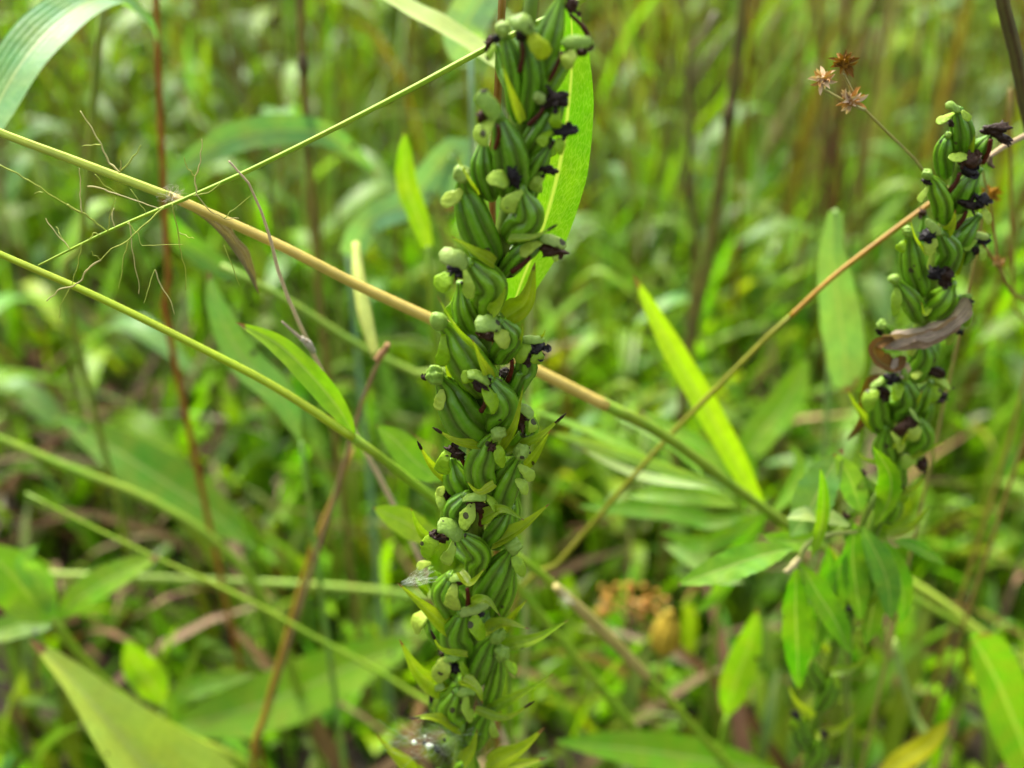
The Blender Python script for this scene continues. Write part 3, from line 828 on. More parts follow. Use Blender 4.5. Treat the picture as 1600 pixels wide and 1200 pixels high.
def stem_thing(name, label, cat, pts, Y, rp, col, mat=None, group=None, dy=2.0, lump=0.05, dx=0.0):
    T = trace(pts, Y)
    g = np.array([T[-1][0] + (T[-1][0] - T[-2][0]) * .4 + dx, T[-1][1] + dy, 0])
    t = thing(name, label, cat, g, group)
    add_tube(t, pts, Y, Y + dy * .5, rp, col, mat or M_STEM, 'stem', n=36, lump=lump, tail=[g])
    return t

s1 = stem_thing('dead_stalk', 'olive brown upright stem nearest to the red stem, with a dark knot near its top', 'stem', [(466,-60),(472,60),(478,180),(486,300),(497,420),(505,520)], 32, [7, 7, 6.5, 6.5], (.12, .085, .035), group='dead upright stems')
add_tube(s1, [(472,85),(474,100),(476,118)], 32, 32, [6, 10, 6], (.05, .03, .02), M_TWIG, 'knot', n=8, lump=.15)
s2 = stem_thing('dead_stalk', 'dark brown upright stem standing between the tall spike and the brown seed heads', 'stem', [(1166,-60),(1158,40),(1140,180),(1120,320),(1098,450),(1075,570)], 38, [9, 9, 8.5, 8], (.055, .035, .018), group='dead upright stems')
add_tube(s2, [(1142,160),(1139,178),(1136,196)], 38, 38, [8, 12, 8], (.04, .02, .014), M_TWIG, 'knot', n=8, lump=.15)
s3 = stem_thing('dead_stalk', 'short blackish crooked stem just beside the dark brown upright stem', 'stem', [(1118,20),(1100,60),(1074,90),(1080,200),(1074,290),(1090,380),(1080,480)], 42, [6, 6, 7, 7, 7], (.045, .03, .02), group='dead upright stems', lump=.1)
s4 = stem_thing('dead_stalk', 'thick near black stem cutting the corner above the second spike', 'stem', [(1556,-70),(1566,0),(1584,70),(1600,150),(1622,260),(1650,420)], 21.5, [11, 11, 10, 9], (.045, .028, .016), M_TWIG, group='dead upright stems', dx=9.0)
s5 = stem_thing('red_stalk', 'reddish brown stem rising directly behind the top capsules of the tall spike', 'stem', [(787,-60),(783,40),(778,140),(772,260),(770,400)], 18.6, [7, 6.5, 6, 5], (.16, .05, .022))
s6 = stem_thing('green_stalk', 'thin olive stem under the large arching teal leaf', 'stem', [(160,10),(150,120),(138,260),(126,400),(118,520)], 30, [6, 6, 6, 6], (.13, .19, .04))
s7 = stem_thing('dead_stalk', 'very thin ochre stem upright beyond the second spike near the frame edge', 'stem', [(1578,140),(1580,300),(1584,480),(1590,640)], 26, [3, 3, 3.5, 3.5], (.22, .15, .05), group='dead upright stems')

# 8. brown rush seed heads
g8 = at(1520, 420, 21.2)
rush = thing('rush', 'dry brown starry seed heads on a forked wiry rush stalk beside the second spike', 'rush', (g8[0] + 1, g8[1] + 2, 0))
add_tube(rush, [(1318,116),(1328,140),(1350,172),(1395,215),(1440,262),(1485,330),(1520,420)], 19.6, 21.2, [2, 2.6, 3.4, 3.4, 3.4], (.24, .20, .08), name='stalk', n=40, tail=[(g8[0] + 1, g8[1] + 2, 0)])
add_tube(rush, [(1350,172),(1320,158),(1284,138)], 19.8, 19.6, [2.6, 2.2, 1.8], (.26, .24, .10), name='stalk', n=16)
def seed_head(parent, px, py, Y, rpx, col, col2, count, seed, nm='seed_head'):
    p = at(px, py, Y); q = pxcm(p); r = np.random.default_rng(seed)
    g = Geo()
    for i in range(count):
        d = unit(r.normal(0, 1, 3) * np.array([1, .8, .8]) + np.array([0, -.1, .35]))
        c1 = col if r.random() < .6 else col2
        L = rpx * q * r.uniform(.75, 1.25)
        leaf_geo([p, p + d * L * .5 + r.normal(0, .06, 3) * L, p + d * L], L * .33, 'lance', n=7, m=5, fold=.7, geo=g, facing=unit(CAM - p) + r.normal(0, .5, 3), tint=c1, seed=seed + i)
    blob_geo(p, np.eye(3) * rpx * q * .35, lump=.15, seed=seed, geo=g, tint=col)
    return part(nm, g, M_LITTER, parent, (1, 1, 1), base=p)
seed_head(rush, 1320, 100, 19.6, 23, (.20, .105, .035), (.10, .045, .015), 34, 11)
seed_head(rush, 1285, 125, 19.6, 21, (.55, .42, .30), (.36, .22, .11), 32, 12)['label'] = 'pale straw coloured seed head'
seed_head(rush, 1330, 158, 19.7, 23, (.36, .20, .09), (.50, .38, .30), 36, 13)
rush2 = thing('rush', 'ragged brown rush heads hidden half behind the second spike', 'rush', (at(1640, 560, 24)[0], 26, 0))
add_tube(rush2, [(1528,372),(1560,418),(1598,490),(1640,560)], 21.5, 24, [3, 3.4, 4], (.20, .13, .05), M_TWIG, 'stalk', n=24, tail=[(at(1640, 560, 24)[0], 26, 0)])
add_tube(rush2, [(1548,310),(1552,350),(1560,418)], 21.6, 22, [2, 2.4, 2.6], (.24, .16, .06), M_TWIG, 'stalk', n=14)
seed_head(rush2, 1548, 302, 21.6, 17, (.32, .17, .05), (.20, .10, .03), 22, 14)
seed_head(rush2, 1524, 376, 21.5, 18, (.34, .20, .08), (.24, .13, .05), 18, 15)
seed_head(rush2, 1558, 410, 21.9, 13, (.44, .30, .16), (.24, .13, .05), 14, 16)
pk = thing('dry_twig', 'pinkish straight twig touching the black flower at the top of the second spike', 'twig', at(1760, 130, 22))
add_tube(pk, [(1530,256),(1570,228),(1610,208),(1680,172),(1760,130)], 20.1, 22, [4, 4.5, 5, 5], (.33, .24, .17), M_TWIG, 'shoot', n=24, lump=.08)
add_tube(pk, [(1548,243),(1546,255),(1553,262)], 20.1, 20.1, [3.4, 4.5, 2], (.10, .06, .05), M_TWIG, 'broken_end', n=8, lump=.2)

# 9. the rust coloured diagonal stalk
b9 = at(865, 893, 23)
ru = thing('rush_stalk', 'smooth rust and olive stalk slanting from the second spike down across the lime leaf', 'stalk', (b9[0] - 3, b9[1] + 3, 0))
add_tube(ru, [(1500,282),(1455,316),(1380,372),(1300,434),(1235,494)], 21.5, 21.35, [3.5, 4.2, 4.4, 4.4], (.30, .125, .012), name='stalk', n=36, label='rust coloured upper half')
add_tube(ru, [(1235,494),(1200,526),(1120,606),(1040,688),(955,784),(905,842),(858,896),(800,965)], 21.35, 24, [4.4, 4.6, 5, 5.4], (.17, .175, .022), name='stalk', n=36, tail=[(b9[0] - 3, b9[1] + 3, 0)], label='olive lower half')

# 12. the dead leaf curled over the second spike (rests on it)
dl = thing('dead_leaf', 'curled grey brown dead leaf draped over the second seed spike', 'leaf', at(1440, 515, 19.3))
add_leaf(dl, [(1378,534),(1410,520),(1450,512),(1485,498),(1512,466)], 19.25, 19.1, 38, (.29, .225, .19), 'strap', M_DEAD, 'upper_fold', fold=-.55, wav=.22, roll=.5, n=40, m=9)
add_leaf(dl, [(1376,530),(1420,532),(1460,522),(1500,496)], 19.2, 19.1, 30, (.30, .20, .16), 'strap', M_DEAD, 'lower_fold', fold=.5, wav=.25, roll=-.7, n=34, m=9)
add_leaf(dl, [(1396,528),(1368,540),(1372,562),(1398,574),(1416,558)], 19.15, 19.1, 32, (.14, .06, .03), 'spoon', M_DEAD, 'curled_tip', fold=.5, wav=.15, roll=.3, n=34, m=9, label='rusty brown curled tip')
add_leaf(dl, [(1392,572),(1406,575),(1417,586)], 19.1, 19.1, 26, (.44, .35, .30), 'strap', M_DEAD, 'torn_edge', fold=.4, wav=.3, n=16)
dl2 = thing('dead_leaf', 'narrow dark rusty leaf hooked round the lower capsules of the second spike', 'leaf', at(1340, 690, 20))
add_leaf(dl2, [(1385,584),(1358,596),(1350,632),(1346,660),(1322,690)], 19.9, 20.3, 20, (.12, .05, .025), 'lance', M_DEAD, 'leaf', fold=.5, wav=.15, roll=.3, n=30)

# 13. serrated herb in front of the second spike
g13 = at(1330, 1150, 21); g13[2] = 0
lyc = thing('toothed_leaf_herb', 'herb with matt green saw edged drooping leaves in front of the second spike', 'herb', g13)
add_tube(lyc, [(1372,770),(1345,830),(1330,950),(1322,1080),(1318,1210)], 19.0, 21, [5, 6, 6.5, 7], (.14, .24, .06), name='stem', tail=[g13], n=40)
add_tube(lyc, [(1340,830),(1300,835),(1262,850),(1248,880)], 19.1, 18.9, [4, 4, 5, 4], (.24, .30, .11), name='petiole', n=18, lump=.1)
add_tube(lyc, [(1248,872),(1238,886),(1226,894)], 18.9, 18.8, [5, 6, 3], (.42, .36, .22), M_TWIG, 'dry_calyx', n=10, lump=.25)
for pts, ya, yb, wp, col, fo, rl in [
    ([(1238,856),(1190,868),(1130,888),(1058,914)], 18.9, 18.6, 50, (0.149, 0.347, 0.060), .25, .1),
    ([(1244,886),(1243,950),(1246,1020),(1248,1080)], 18.9, 18.8, 46, (0.115, 0.302, 0.044), .3, .0),
    ([(1250,880),(1280,930),(1308,975),(1328,1022)], 18.8, 18.5, 42, (0.149, 0.347, 0.056), .3, -.1),
    ([(1335,818),(1332,870),(1338,920),(1346,975)], 19.1, 19.2, 46, (0.108, 0.280, 0.048), .3, .3),
    ([(1346,822),(1372,870),(1388,915),(1392,972)], 19.0, 19.1, 42, (0.121, 0.302, 0.080), .3, -.3),
    ([(1398,846),(1425,852),(1450,865),(1477,882)], 19.2, 19.2, 22, (0.115, 0.291, 0.040), .2, .0),
    ([(1236,838),(1262,800),(1288,750),(1318,700)], 19.2, 19.4, 66, (0.149, 0.302, 0.096), .2, .2),
    ([(1230,810),(1260,806),(1300,812),(1330,822)], 19.1, 19.1, 40, (0.216, 0.336, 0.136), .3, .5),
    ([(1268,872),(1284,820),(1287,770),(1282,730)], 18.7, 18.5, 22, (0.149, 0.336, 0.040), .3, .2),
    ([(1368,822),(1390,780),(1390,740),(1364,697)], 18.9, 18.7, 44, (0.135, 0.314, 0.040), .6, .5),
    ([(1352,870),(1368,905),(1362,960),(1352,1010)], 19.4, 19.6, 40, (0.068, 0.179, 0.032), .3, .3),
    ([(1345,800),(1335,765),(1322,735),(1302,708)], 19.2, 19.3, 42, (0.176, 0.358, 0.088), .3, .2),
    ([(1300,868),(1292,925),(1278,980),(1268,1035)], 19.2, 19.2, 40, (0.135, 0.325, 0.056), .3, -.2),
    ([(1382,845),(1402,890),(1412,935),(1408,975)], 19.3, 19.3, 34, (0.135, 0.325, 0.056), .3, .1),
    ([(1322,860),(1308,905),(1302,950),(1306,995)], 19.1, 19.0, 38, (0.162, 0.358, 0.064), .3, .2),
    ([(1290,835),(1270,845),(1225,845),(1190,835)], 19.3, 19.4, 32, (0.176, 0.370, 0.064), .3, .2),
    ([(1300,1000),(1285,960),(1290,900),(1296,850)], 19.6, 19.6, 44, (0.081, 0.224, 0.040), .3, -.5)]:
    add_leaf(lyc, pts, ya, yb, wp, col, 'lance', M_LEAF, 'leaf', fold=fo, roll=rl, n=84, saw=13, wav=.07, m=9)

# ---- many blurred leaves further back, each traced on its own and joined to a stem that goes to the ground
def leaf_plant(name, label, cat, pts, Y0, Y1, wp, col, prof='lance', group=None, roll=0., fold=.22, mat=None, dx=0., dy=1.5, scol=None, bare=False, extra=()):
    T = trace(pts, Y0, Y1)
    g = np.array([T[0][0] + dx, T[0][1] + dy, 0])
    t = thing(name, label, cat, g, group)
    add_leaf(t, pts, Y0, Y1, wp, col, prof, mat or M_BLADE, 'leaf', fold=fold, roll=roll, n=28)
    for e in extra:
        add_leaf(t, e[0], e[1], e[2], e[3], e[4], prof, mat or M_BLADE, 'leaf', fold=fold, roll=roll, n=24)
    if not bare:
        q = pxcm(T[0])
        m1 = (T[0] + g) / 2 + np.array([.2 * dx, 0, .3])
        part('stem', tube_geo([T[0] + (T[0] - T[1]) * .02, m1, g], [4 * q, 6 * q, 7 * q], n=20, k=7), M_STEM, t, scol or tuple(c * .9 for c in col), base=g)
    return t

leaf_plant('grass_plant', 'long pale green hanging leaf with a brown tip between lime leaf and second spike', 'leaf', [(1305,330),(1300,400),(1310,480),(1320,550),(1322,612)], 27, 26, 66, (.24, .42, .16), 'spoon', dx=3, dy=6)
leaf_plant('grass_plant', 'broad upright green blade rising behind the tip of the rust stalk', 'leaf', [(1160,720),(1190,675),(1230,625),(1262,560)], 30, 31, 58, (.13, .31, .02), 'blade')
leaf_plant('grass_plant', 'short pointed bright leaf below the toothed herb leaves', 'leaf', [(1135,1120),(1148,1070),(1170,1010),(1184,950)], 24, 23, 52, (.17, .38, .015), 'lance')
leaf_plant('grass_plant', 'horizontal bright leaf at the bottom edge pointing at the tall spike', 'leaf', [(1210,1205),(1120,1190),(1000,1172),(862,1158)], 25, 22.5, 66, (.12, .32, .03), 'lance', roll=.1)
leaf_plant('grass_plant', 'wide folded green blade rising from the corner under the second spike', 'leaf', [(1640,1260),(1610,1190),(1570,1090),(1540,1030),(1516,990)], 24, 22, 84, (.09, .27, .012), 'strap', fold=.5, roll=.4)
leaf_plant('grass_plant', 'yellowing twisted blade at the bottom edge under the second spike', 'leaf', [(1360,1230),(1410,1190),(1450,1165),(1488,1122)], 23, 22, 40, (.30, .30, .03), 'lance', roll=.3)
leaf_plant('grass_plant', 'large pale yellow green pointed leaf filling the lower corner', 'leaf', [(330,1330),(255,1230),(170,1130),(110,1060),(48,1000)], 20.5, 22.5, 195, (.36, .48, .13), 'bract', fold=.6, roll=-.2, dy=5)
leaf_plant('grass_plant', 'small vivid upright leaf beside the large pale corner leaf', 'leaf', [(255,1100),(238,1070),(215,1040),(196,1000)], 27, 27, 56, (.20, .42, .012), 'lance')
leaf_plant('grass_plant', 'wide light green leaf lying behind the rust stem near the bottom', 'leaf', [(255,1140),(340,1120),(440,1090),(540,1045),(668,995)], 28, 29, 96, (.16, .33, .05), 'lance', roll=-.2,
           extra=[([(262,1140),(280,1090),(320,1070),(400,1052)], 28, 29, 36, (.13, .30, .05))])
leaf_plant('grass_plant', 'broad dark green leaf sloping under the thin yellow green culm', 'leaf', [(390,850),(330,800),(230,735),(160,690),(92,650)], 31, 33, 84, (.07, .21, .02), 'lance', roll=.1)
leaf_plant('grass_plant', 'slim bright shoot curving upright near the middle of the thicket', 'leaf', [(668,385),(652,335),(635,285),(632,205)], 27, 27, 36, (.18, .36, .02), 'blade', dy=3)
leaf_plant('grass_plant', 'pale teal arching blade behind the slim bright shoot', 'leaf', [(545,400),(580,345),(640,315),(690,255),(722,235),(700,330)], 32, 31, 48, (.16, .32, .20), 'strap', roll=-.2)
leaf_plant('grass_plant', 'wide pale yellow green blade slanting down to the first capsule of the tall spike', 'leaf', [(830,130),(760,86),(690,42),(620,4),(540,-50)], 24, 25, 52, (.45, .56, .24), 'strap', roll=-.7, dy=4)
leaf_plant('grass_plant', 'pale bluish leaf touching the top frame edge beside the tall spike', 'leaf', [(735,90),(725,50),(745,10),(775,-40)], 30, 30, 70, (.24, .40, .26), 'strap', dy=4)
leaf_plant('grass_plant', 'mid green leaf on the grey twig side hanging behind the culm leaf', 'leaf', [(470,690),(440,620),(380,560),(340,480),(325,420)], 25, 27, 52, (.17, .37, .10), 'lance', roll=.2)
leaf_plant('grass_plant', 'pair of light green leaves joining a stalk at the frame edge', 'leaf', [(88,968),(130,930),(190,895),(252,868)], 24, 24.5, 50, (.14, .34, .025), 'lance', dy=2, dx=2,
           extra=[([(86,968),(50,935),(20,900),(-30,850)], 24, 24, 90, (.15, .34, .06)), ([(90,975),(40,975),(0,985),(-50,990)], 24, 23.5, 44, (.09, .24, .03)), ([(80,960),(62,915),(40,880),(60,850)], 24, 24, 40, (.16, .34, .09))])
def stalk(label, pts, Y0, Y1, rp, col, name='stalk', cat='stalk', mat=None, tail=True, lump=.04):
    T = trace(pts, Y0, Y1)
    g = np.array([T[-1][0] + (T[-1][0] - T[-2][0]) * .25, T[-1][1] + 2.5, 0])
    t = thing('grass_stalk', label, cat, g)
    add_tube(t, pts, Y0, Y1, rp, col, mat or M_STEM, 'shoot', n=40, lump=lump, tail=[g] if tail else None)
    return t
stalk('hairy green stalk running from the leaf pair to the large corner leaf', [(82,965),(130,1030),(200,1095),(290,1150),(400,1215)], 24, 25, [7, 8, 9, 9], (.16, .30, .03))
stalk('thin rust brown stem leaning across the wide light green leaf', [(552,700),(520,780),(490,850),(462,940),(440,1020),(415,1110),(398,1210)], 26.5, 23.5, [3, 4, 4.5, 5], (.27, .13, .02))
stalk('pale green stalk sloping behind the rust brown stem to the silk', [(40,770),(150,826),(245,872),(340,915),(420,955),(500,1000),(580,1042),(650,1088),(720,1150)], 25, 24, [2, 3.2, 4.2, 5, 5.5, 6], (.18, .33, .04))
stalk('soft horizontal pale stalk crossing behind the leaf pair', [(-40,895),(45,897),(200,902),(340,908),(490,915),(640,930),(740,960)], 30, 31, [6.5, 6.5, 6.5, 6], (.18, .30, .06))
stalk('thick blurred green stalk entering at the frame edge over the dark green leaf', [(-60,660),(0,686),(110,732),(230,780),(340,850),(420,950),(470,1090)], 27, 28.5, [6.5, 7, 7, 6], (.17, .30, .05))
stalk('light green stalk sloping to the folded corner blade', [(1400,895),(1470,940),(1540,995),(1620,1060),(1700,1120)], 27, 25, [7, 7.5, 8], (.25, .37, .07))
stalk('green stalk sloping under the pinkish sheath behind the foot of the tall spike', [(700,780),(770,868),(835,950),(900,1030),(960,1100),(1010,1165),(1050,1230)], 23, 24.5, [7, 7.5, 8], (.16, .31, .03))
stalk('short pale stalk crossing behind the straw culm', [(345,415),(450,470),(560,540),(660,590),(740,650)], 27, 28, [6, 7, 7], (.15, .28, .05))
stalk('upright pale stalk under the toothed herb', [(1395,1000),(1410,1060),(1430,1120),(1445,1190)], 26, 25, [6, 6, 6], (.22, .35, .12))

# 33. rusty seed cluster in the thicket
p33 = at(985, 940, 33)
rc = thing('rusty_seed_cluster', 'rust orange cluster of small round seeds low between the two spikes', 'seeds', (p33[0] + .3, p33[1] + 1, 0))
g = tube_geo([at(985, 945, 33), at(1010, 1000, 33), (p33[0] + .3, p33[1] + 1, 0)], [.08, .1, .12], n=16)
part('stem', g, M_STEM, rc, (.2, .12, .04), base=(p33[0] + .3, p33[1] + 1, 0))
for i in range(22):
    p = at(985 + random.uniform(-52, 58), 940 + random.uniform(-26, 24), 33 + random.uniform(-.8, .8))
    r = random.uniform(4.5, 8.5) * pxcm(p)
    part('seed', blob_geo(p, np.eye(3) * r, lump=.1, seed=i, na=8, nb=12), M_STEM, rc, random.choice([(.30, .10, .015), (.22, .075, .012), (.36, .15, .03)]), base=p)
    if i % 3 == 0:
        part('seed_stalk', tube_geo([p, p33], [.04, .05], n=5, k=5), M_STEM, rc, (.3, .15, .05), base=p)
p34 = at(1040, 1000, 30)
yp = thing('dry_pod', 'yellowed papery pod standing just below the rust orange seeds', 'pod', (p34[0], p34[1] + 1, 0))
part('pod', capsule_geo([at(1036, 1020, 30), at(1040, 990, 30), at(1046, 955, 30)], 22 * pxcm(p34), 3), M_DEAD, yp, (.42, .30, .08), base=at(1036, 1020, 30))
part('stem', tube_geo([at(1036, 1018, 30), (p34[0], p34[1] + 1, 0)], [.1, .14], n=10), M_STEM, yp, (.2, .22, .06), base=(p34[0], p34[1] + 1, 0))

# spider silk at the foot of the tall spike
ps = at(680, 1158, YM - .75)
web = thing('spider_web', 'tangle of white silk with pale flecks wrapped round the lowest visible capsules', 'web', ps)
rr = np.random.default_rng(44)
gs = Geo()
qs = pxcm(ps)
for i in range(70):
    c = ps + rr.normal(0, 1, 3) * np.array([26, 10, 22]) * qs
    d = rr.normal(0, 1, 3) * np.array([22, 8, 18]) * qs
    tube_geo([c - d, c + rr.normal(0, 6, 3) * qs, c + d], [.0015, .0015], n=7, k=3, geo=gs)
part('silk', gs, M_SILK, web, (.5, .56, .52), base=ps)
for (x, y, r) in [(647,1160,4), (671,1166,5), (664,1150,2)]:
    p = at(x, y, YM - 1.0)
    part('fluff', blob_geo(p, np.eye(3) * r * qs, lump=.2, seed=x), M_SILK, web, (.6, .64, .6), base=p)
gs = Geo()
for i in range(5):
    p = ps + rr.normal(0, 1, 3) * np.array([18, 5, 14]) * qs
    blob_geo(p, np.eye(3) * rr.uniform(2, 5) * qs, lump=.25, seed=i, na=7, nb=9, geo=gs)
part('debris', gs, M_BLACK, web, (.03, .035, .03), base=ps)
gs = Geo()
pw = at(648, 912, YM - .5)
for i in range(26):
    a = at(rr.uniform(625, 640), rr.uniform(908, 916), YM - .5); b = at(rr.uniform(650, 690), rr.uniform(885, 912), YM - .6)
    tube_geo([a, (a + b) / 2 + rr.normal(0, .03, 3), b], [.0025, .0025], n=6, k=3, geo=gs)
web2 = part('spider_web', gs, M_SILK, None, (.6, .65, .6), base=pw)
tag(web2, 'faint silk threads strung between two spread bracts on the tall spike', 'web')

# ------------------------------------------------------------------ the ground and the thicket behind
gm, n, l = mat_new('forest_soil')
out = mk(n, 'ShaderNodeOutputMaterial')
geo_ = mk(n, 'ShaderNodeNewGeometry')
nz = mk(n, 'ShaderNodeTexNoise'); nz.inputs['Scale'].default_value = 22; nz.inputs['Detail'].default_value = 8
l.new(geo_.outputs['Position'], nz.inputs['Vector'])
nzb = mk(n, 'ShaderNodeTexNoise'); nzb.inputs['Scale'].default_value = 90; nzb.inputs['Detail'].default_value = 5
l.new(geo_.outputs['Position'], nzb.inputs['Vector'])
c = mixc(n, l, ramp(n, l, nz.outputs[0], .35, .65), (.028, .018, .011), (.085, .055, .033))
c = mixc(n, l, ramp(n, l, nzb.outputs[0], .55, .72), c, (.03, .06, .012))
b = mk(n, 'ShaderNodeBsdfPrincipled'); l.new(c, b.inputs['Base Color']); b.inputs['Roughness'].default_value = .9
bp = mk(n, 'ShaderNodeBump'); bp.inputs['Distance'].default_value = .01; l.new(nzb.outputs[0], bp.inputs['Height']); l.new(bp.outputs[0], b.inputs['Normal'])
l.new(b.outputs[0], out.inputs[0])
G = Geo()
xs = np.array([-20000, -3000, -600, -200, -80, 0, 80, 200, 600, 3000, 20000.]); 
GX, GY = np.meshgrid(xs, xs)
G.grid(np.stack([GX, GY, np.zeros_like(GX)], -1), 0 * GX, 0 * GY)
tag(part('ground', G, gm, None, base=(0, 0, 0)), kind='structure')

def wedge(N, y0, y1, power=1.0, spread=1.35):
    """random places in the part of the meadow the camera looks over, and a step to both sides of it"""
    u = rng.random(N)
    Y = (y0 ** 2 + (y1 ** 2 - y0 ** 2) * u) ** .5 if power == 1 else y0 * (y1 / y0) ** u
    X = rng.uniform(-1, 1, N) * (Y * .52 * spread + 12)
    return X, Y

def blades(X, Y, h, lean, width, cols, droop=.5, nseg=6, z0=None, minw=.12):
    """many arched blades in one numpy sweep; three vertices across"""
    N = len(X)
    az = rng.uniform(0, 2 * math.pi, N)
    d = np.stack([np.cos(az), np.sin(az), np.zeros(N)], 1)
    t = np.linspace(0, 1, nseg + 1)
    el = lean[:, None] * (0.35 + .65 * t[None] ** 1.2) + droop * t[None] ** 2.2 * rng.uniform(.2, 1.6, N)[:, None]
    st = h[:, None] / nseg
    hz = np.concatenate([np.zeros((N, 1)), np.cumsum(np.sin(el[:, :-1]) * st, 1)], 1)
    vz = np.concatenate([np.zeros((N, 1)), np.cumsum(np.cos(el[:, :-1]) * st, 1)], 1)
    P = np.zeros((N, nseg + 1, 3))
    P[:, :, 0], P[:, :, 1] = X[:, None], Y[:, None]
    P += d[:, None] * hz[..., None]
    P[:, :, 2] += vz + (0 if z0 is None else z0[:, None])
    P[:, :, 2] = np.maximum(P[:, :, 2], .1)
    tw = rng.uniform(-.9, .9, N)
    S = np.stack([-np.sin(az + tw), np.cos(az + tw), rng.uniform(-.3, .3, N)], 1)
    pw = np.interp(t, [0, .15, .5, .85, 1], [.45, .8, 1, .5, minw * .3])
    W = width[:, None] * pw[None] / 2
    s = np.array([-1, 0, 1.])
    Q = P[:, :, None] + S[:, None, None] * (W[..., None] * s)[..., None]
    Q[:, :, 1, 2] -= W * .35
    uv = np.zeros((N, nseg + 1, 3, 2)); uv[..., 0] = (s + 1) / 2; uv[..., 1] = t[None, :, None]
    idx = np.arange(N * (nseg + 1) * 3).reshape(N, nseg + 1, 3)
    f = np.stack([idx[:, :-1, :-1], idx[:, :-1, 1:], idx[:, 1:, 1:], idx[:, 1:, :-1]], -1).reshape(-1, 4)
    g = Geo()
    g.v.append(Q.reshape(-1, 3)); g.f.append(f); g.uv.append(uv.reshape(-1, 2)); g.n = len(g.v[0])
    g.c.append(np.repeat(cols, (nseg + 1) * 3, 0))
    return g

def palette(N, pal, jit=.36):
    p = np.array([c for c, _ in pal]); wts = np.array([k for _, k in pal], float)
    i = rng.choice(len(p), N, p=wts / wts.sum())
    return p[i] * .85 * np.clip(rng.normal(1, jit, (N, 1)),   .35, 1.9) * np.clip(rng.normal(1, .08, (N, 3)), .7, 1.3)

def bare(X, Y):
    """0..1: how open the thicket is here (litter shows at the left and lower right)"""
    a = .85 * np.exp(-(((X + 28) / 11) ** 2 + ((Y - 56) / 13) ** 2)) + np.exp(-(((X + 22) / 8) ** 2 + ((Y - 40) / 6) ** 2)) * .7
    b = np.exp(-(((X - 24) / 7) ** 2 + ((Y - 56) / 10) ** 2)) * .4
    c = np.exp(-(((X + 2) / 6) ** 2 + ((Y - 66) / 8) ** 2)) * .4
    return np.clip(a + b + c, 0, 1)

GP = [((.075, .20, .016), 4), ((.12, .28, .02), 3), ((.17, .33, .03), 1.6), ((.14, .30, .12), 1.8), ((.17, .21, .035), 1.6), ((.15, .10, .04), 1.6), ((.22, .20, .09), .7), ((.07, .05, .025), 1.6)]

def clump(X, Y, sx=.16, sy=.10, seed=0.):
    return np.array([mnoise.noise((float(x) * sx + seed, float(y) * sy, seed)) for x, y in zip(X, Y)])
# tall grass
N = 15000
X, Y = wedge(N, 30, 250)
keep = (rng.random(N) > bare(X, Y) * .95) & (clump(X, Y) > .0 + rng.normal(0, .12, N))
X, Y = X[keep], Y[keep]; N = len(X)
hmax = np.clip((Y - 22) * .42, 4, 27) * np.where(Y > 70, 1.15, 1)
PT = palette(N, GP)
kh = (X > Y * .08) & (Y > 75) & (rng.random(N) < .45)
PT[kh] = palette(int(kh.sum()), [((.30, .30, .12), 3), ((.26, .38, .13), 3), ((.36, .30, .19), 1.5)])
g = blades(X, Y, hmax * rng.uniform(.45, 1.1, N), rng.uniform(.03, .6, N), rng.choice([.28, .42, .6, .9], N) * rng.uniform(.7, 1.3, N), PT, droop=.55)
tag(part('meadow_grass', g, M_STUFF, None, base=(0, 60, 0)), 'dense blurred mix of green grass blades filling the meadow', 'grass', kind='stuff')
# beyond: coarser and taller so that no sky shows between
N = 5000
X, Y = wedge(N, 230, 900, power=2)
g = blades(X, Y, rng.uniform(18, 48, N), rng.uniform(.02, .6, N), rng.uniform(.8, 2.6, N), palette(N, GP), droop=.6)
tag(part('far_grass', g, M_STUFF, None, base=(0, 400, 0)), 'far tall grass closing off the view behind the thicket', 'grass', kind='stuff')
# meadow carried on unseen beside and behind the photographer, added to block low sky 
N = 5200
a_ = rng.uniform(0, 2 * math.pi, N)
d_ = 60 * (6.0 ** rng.random(N))
X, Y = np.sin(a_) * d_, np.cos(a_) * d_
keep = (Y < 20) | (np.abs(X) > 30 + Y * .75)
X, Y = X[keep], Y[keep]; N = len(X)
g = blades(X, Y, rng.uniform(15, 42, N), rng.uniform(.02, .5, N), rng.uniform(.6, 1.8, N), palette(N, GP), droop=.5)
tag(part('sky_blocking_grass', g, M_STUFF, None, base=(0, -60, 0)), 'unseen meadow grass all round the spot, added to block low sky light', 'grass', kind='stuff')
# thin blades that lie across the others
N = 3200
X, Y = wedge(N, 62, 230)
g = blades(X, Y, rng.uniform(9, 30, N), rng.uniform(.6, 1.5, N), rng.uniform(.12, .5, N), palette(N, [((.10, .24, .02), 3), ((.18, .34, .04), 3), ((.24, .28, .07), 1.5), ((.12, .08, .03), 1.5), ((.05, .035, .02), 1.2)]), droop=.5, z0=rng.uniform(3, 24, N) * np.clip((Y - 40) / 60, .3, 1))
tag(part('crossing_grass', g, M_STUFF, None, base=(0, 60, 0)), 'tangle of thin grass blades lying across each other in the thicket', 'grass', kind='stuff')
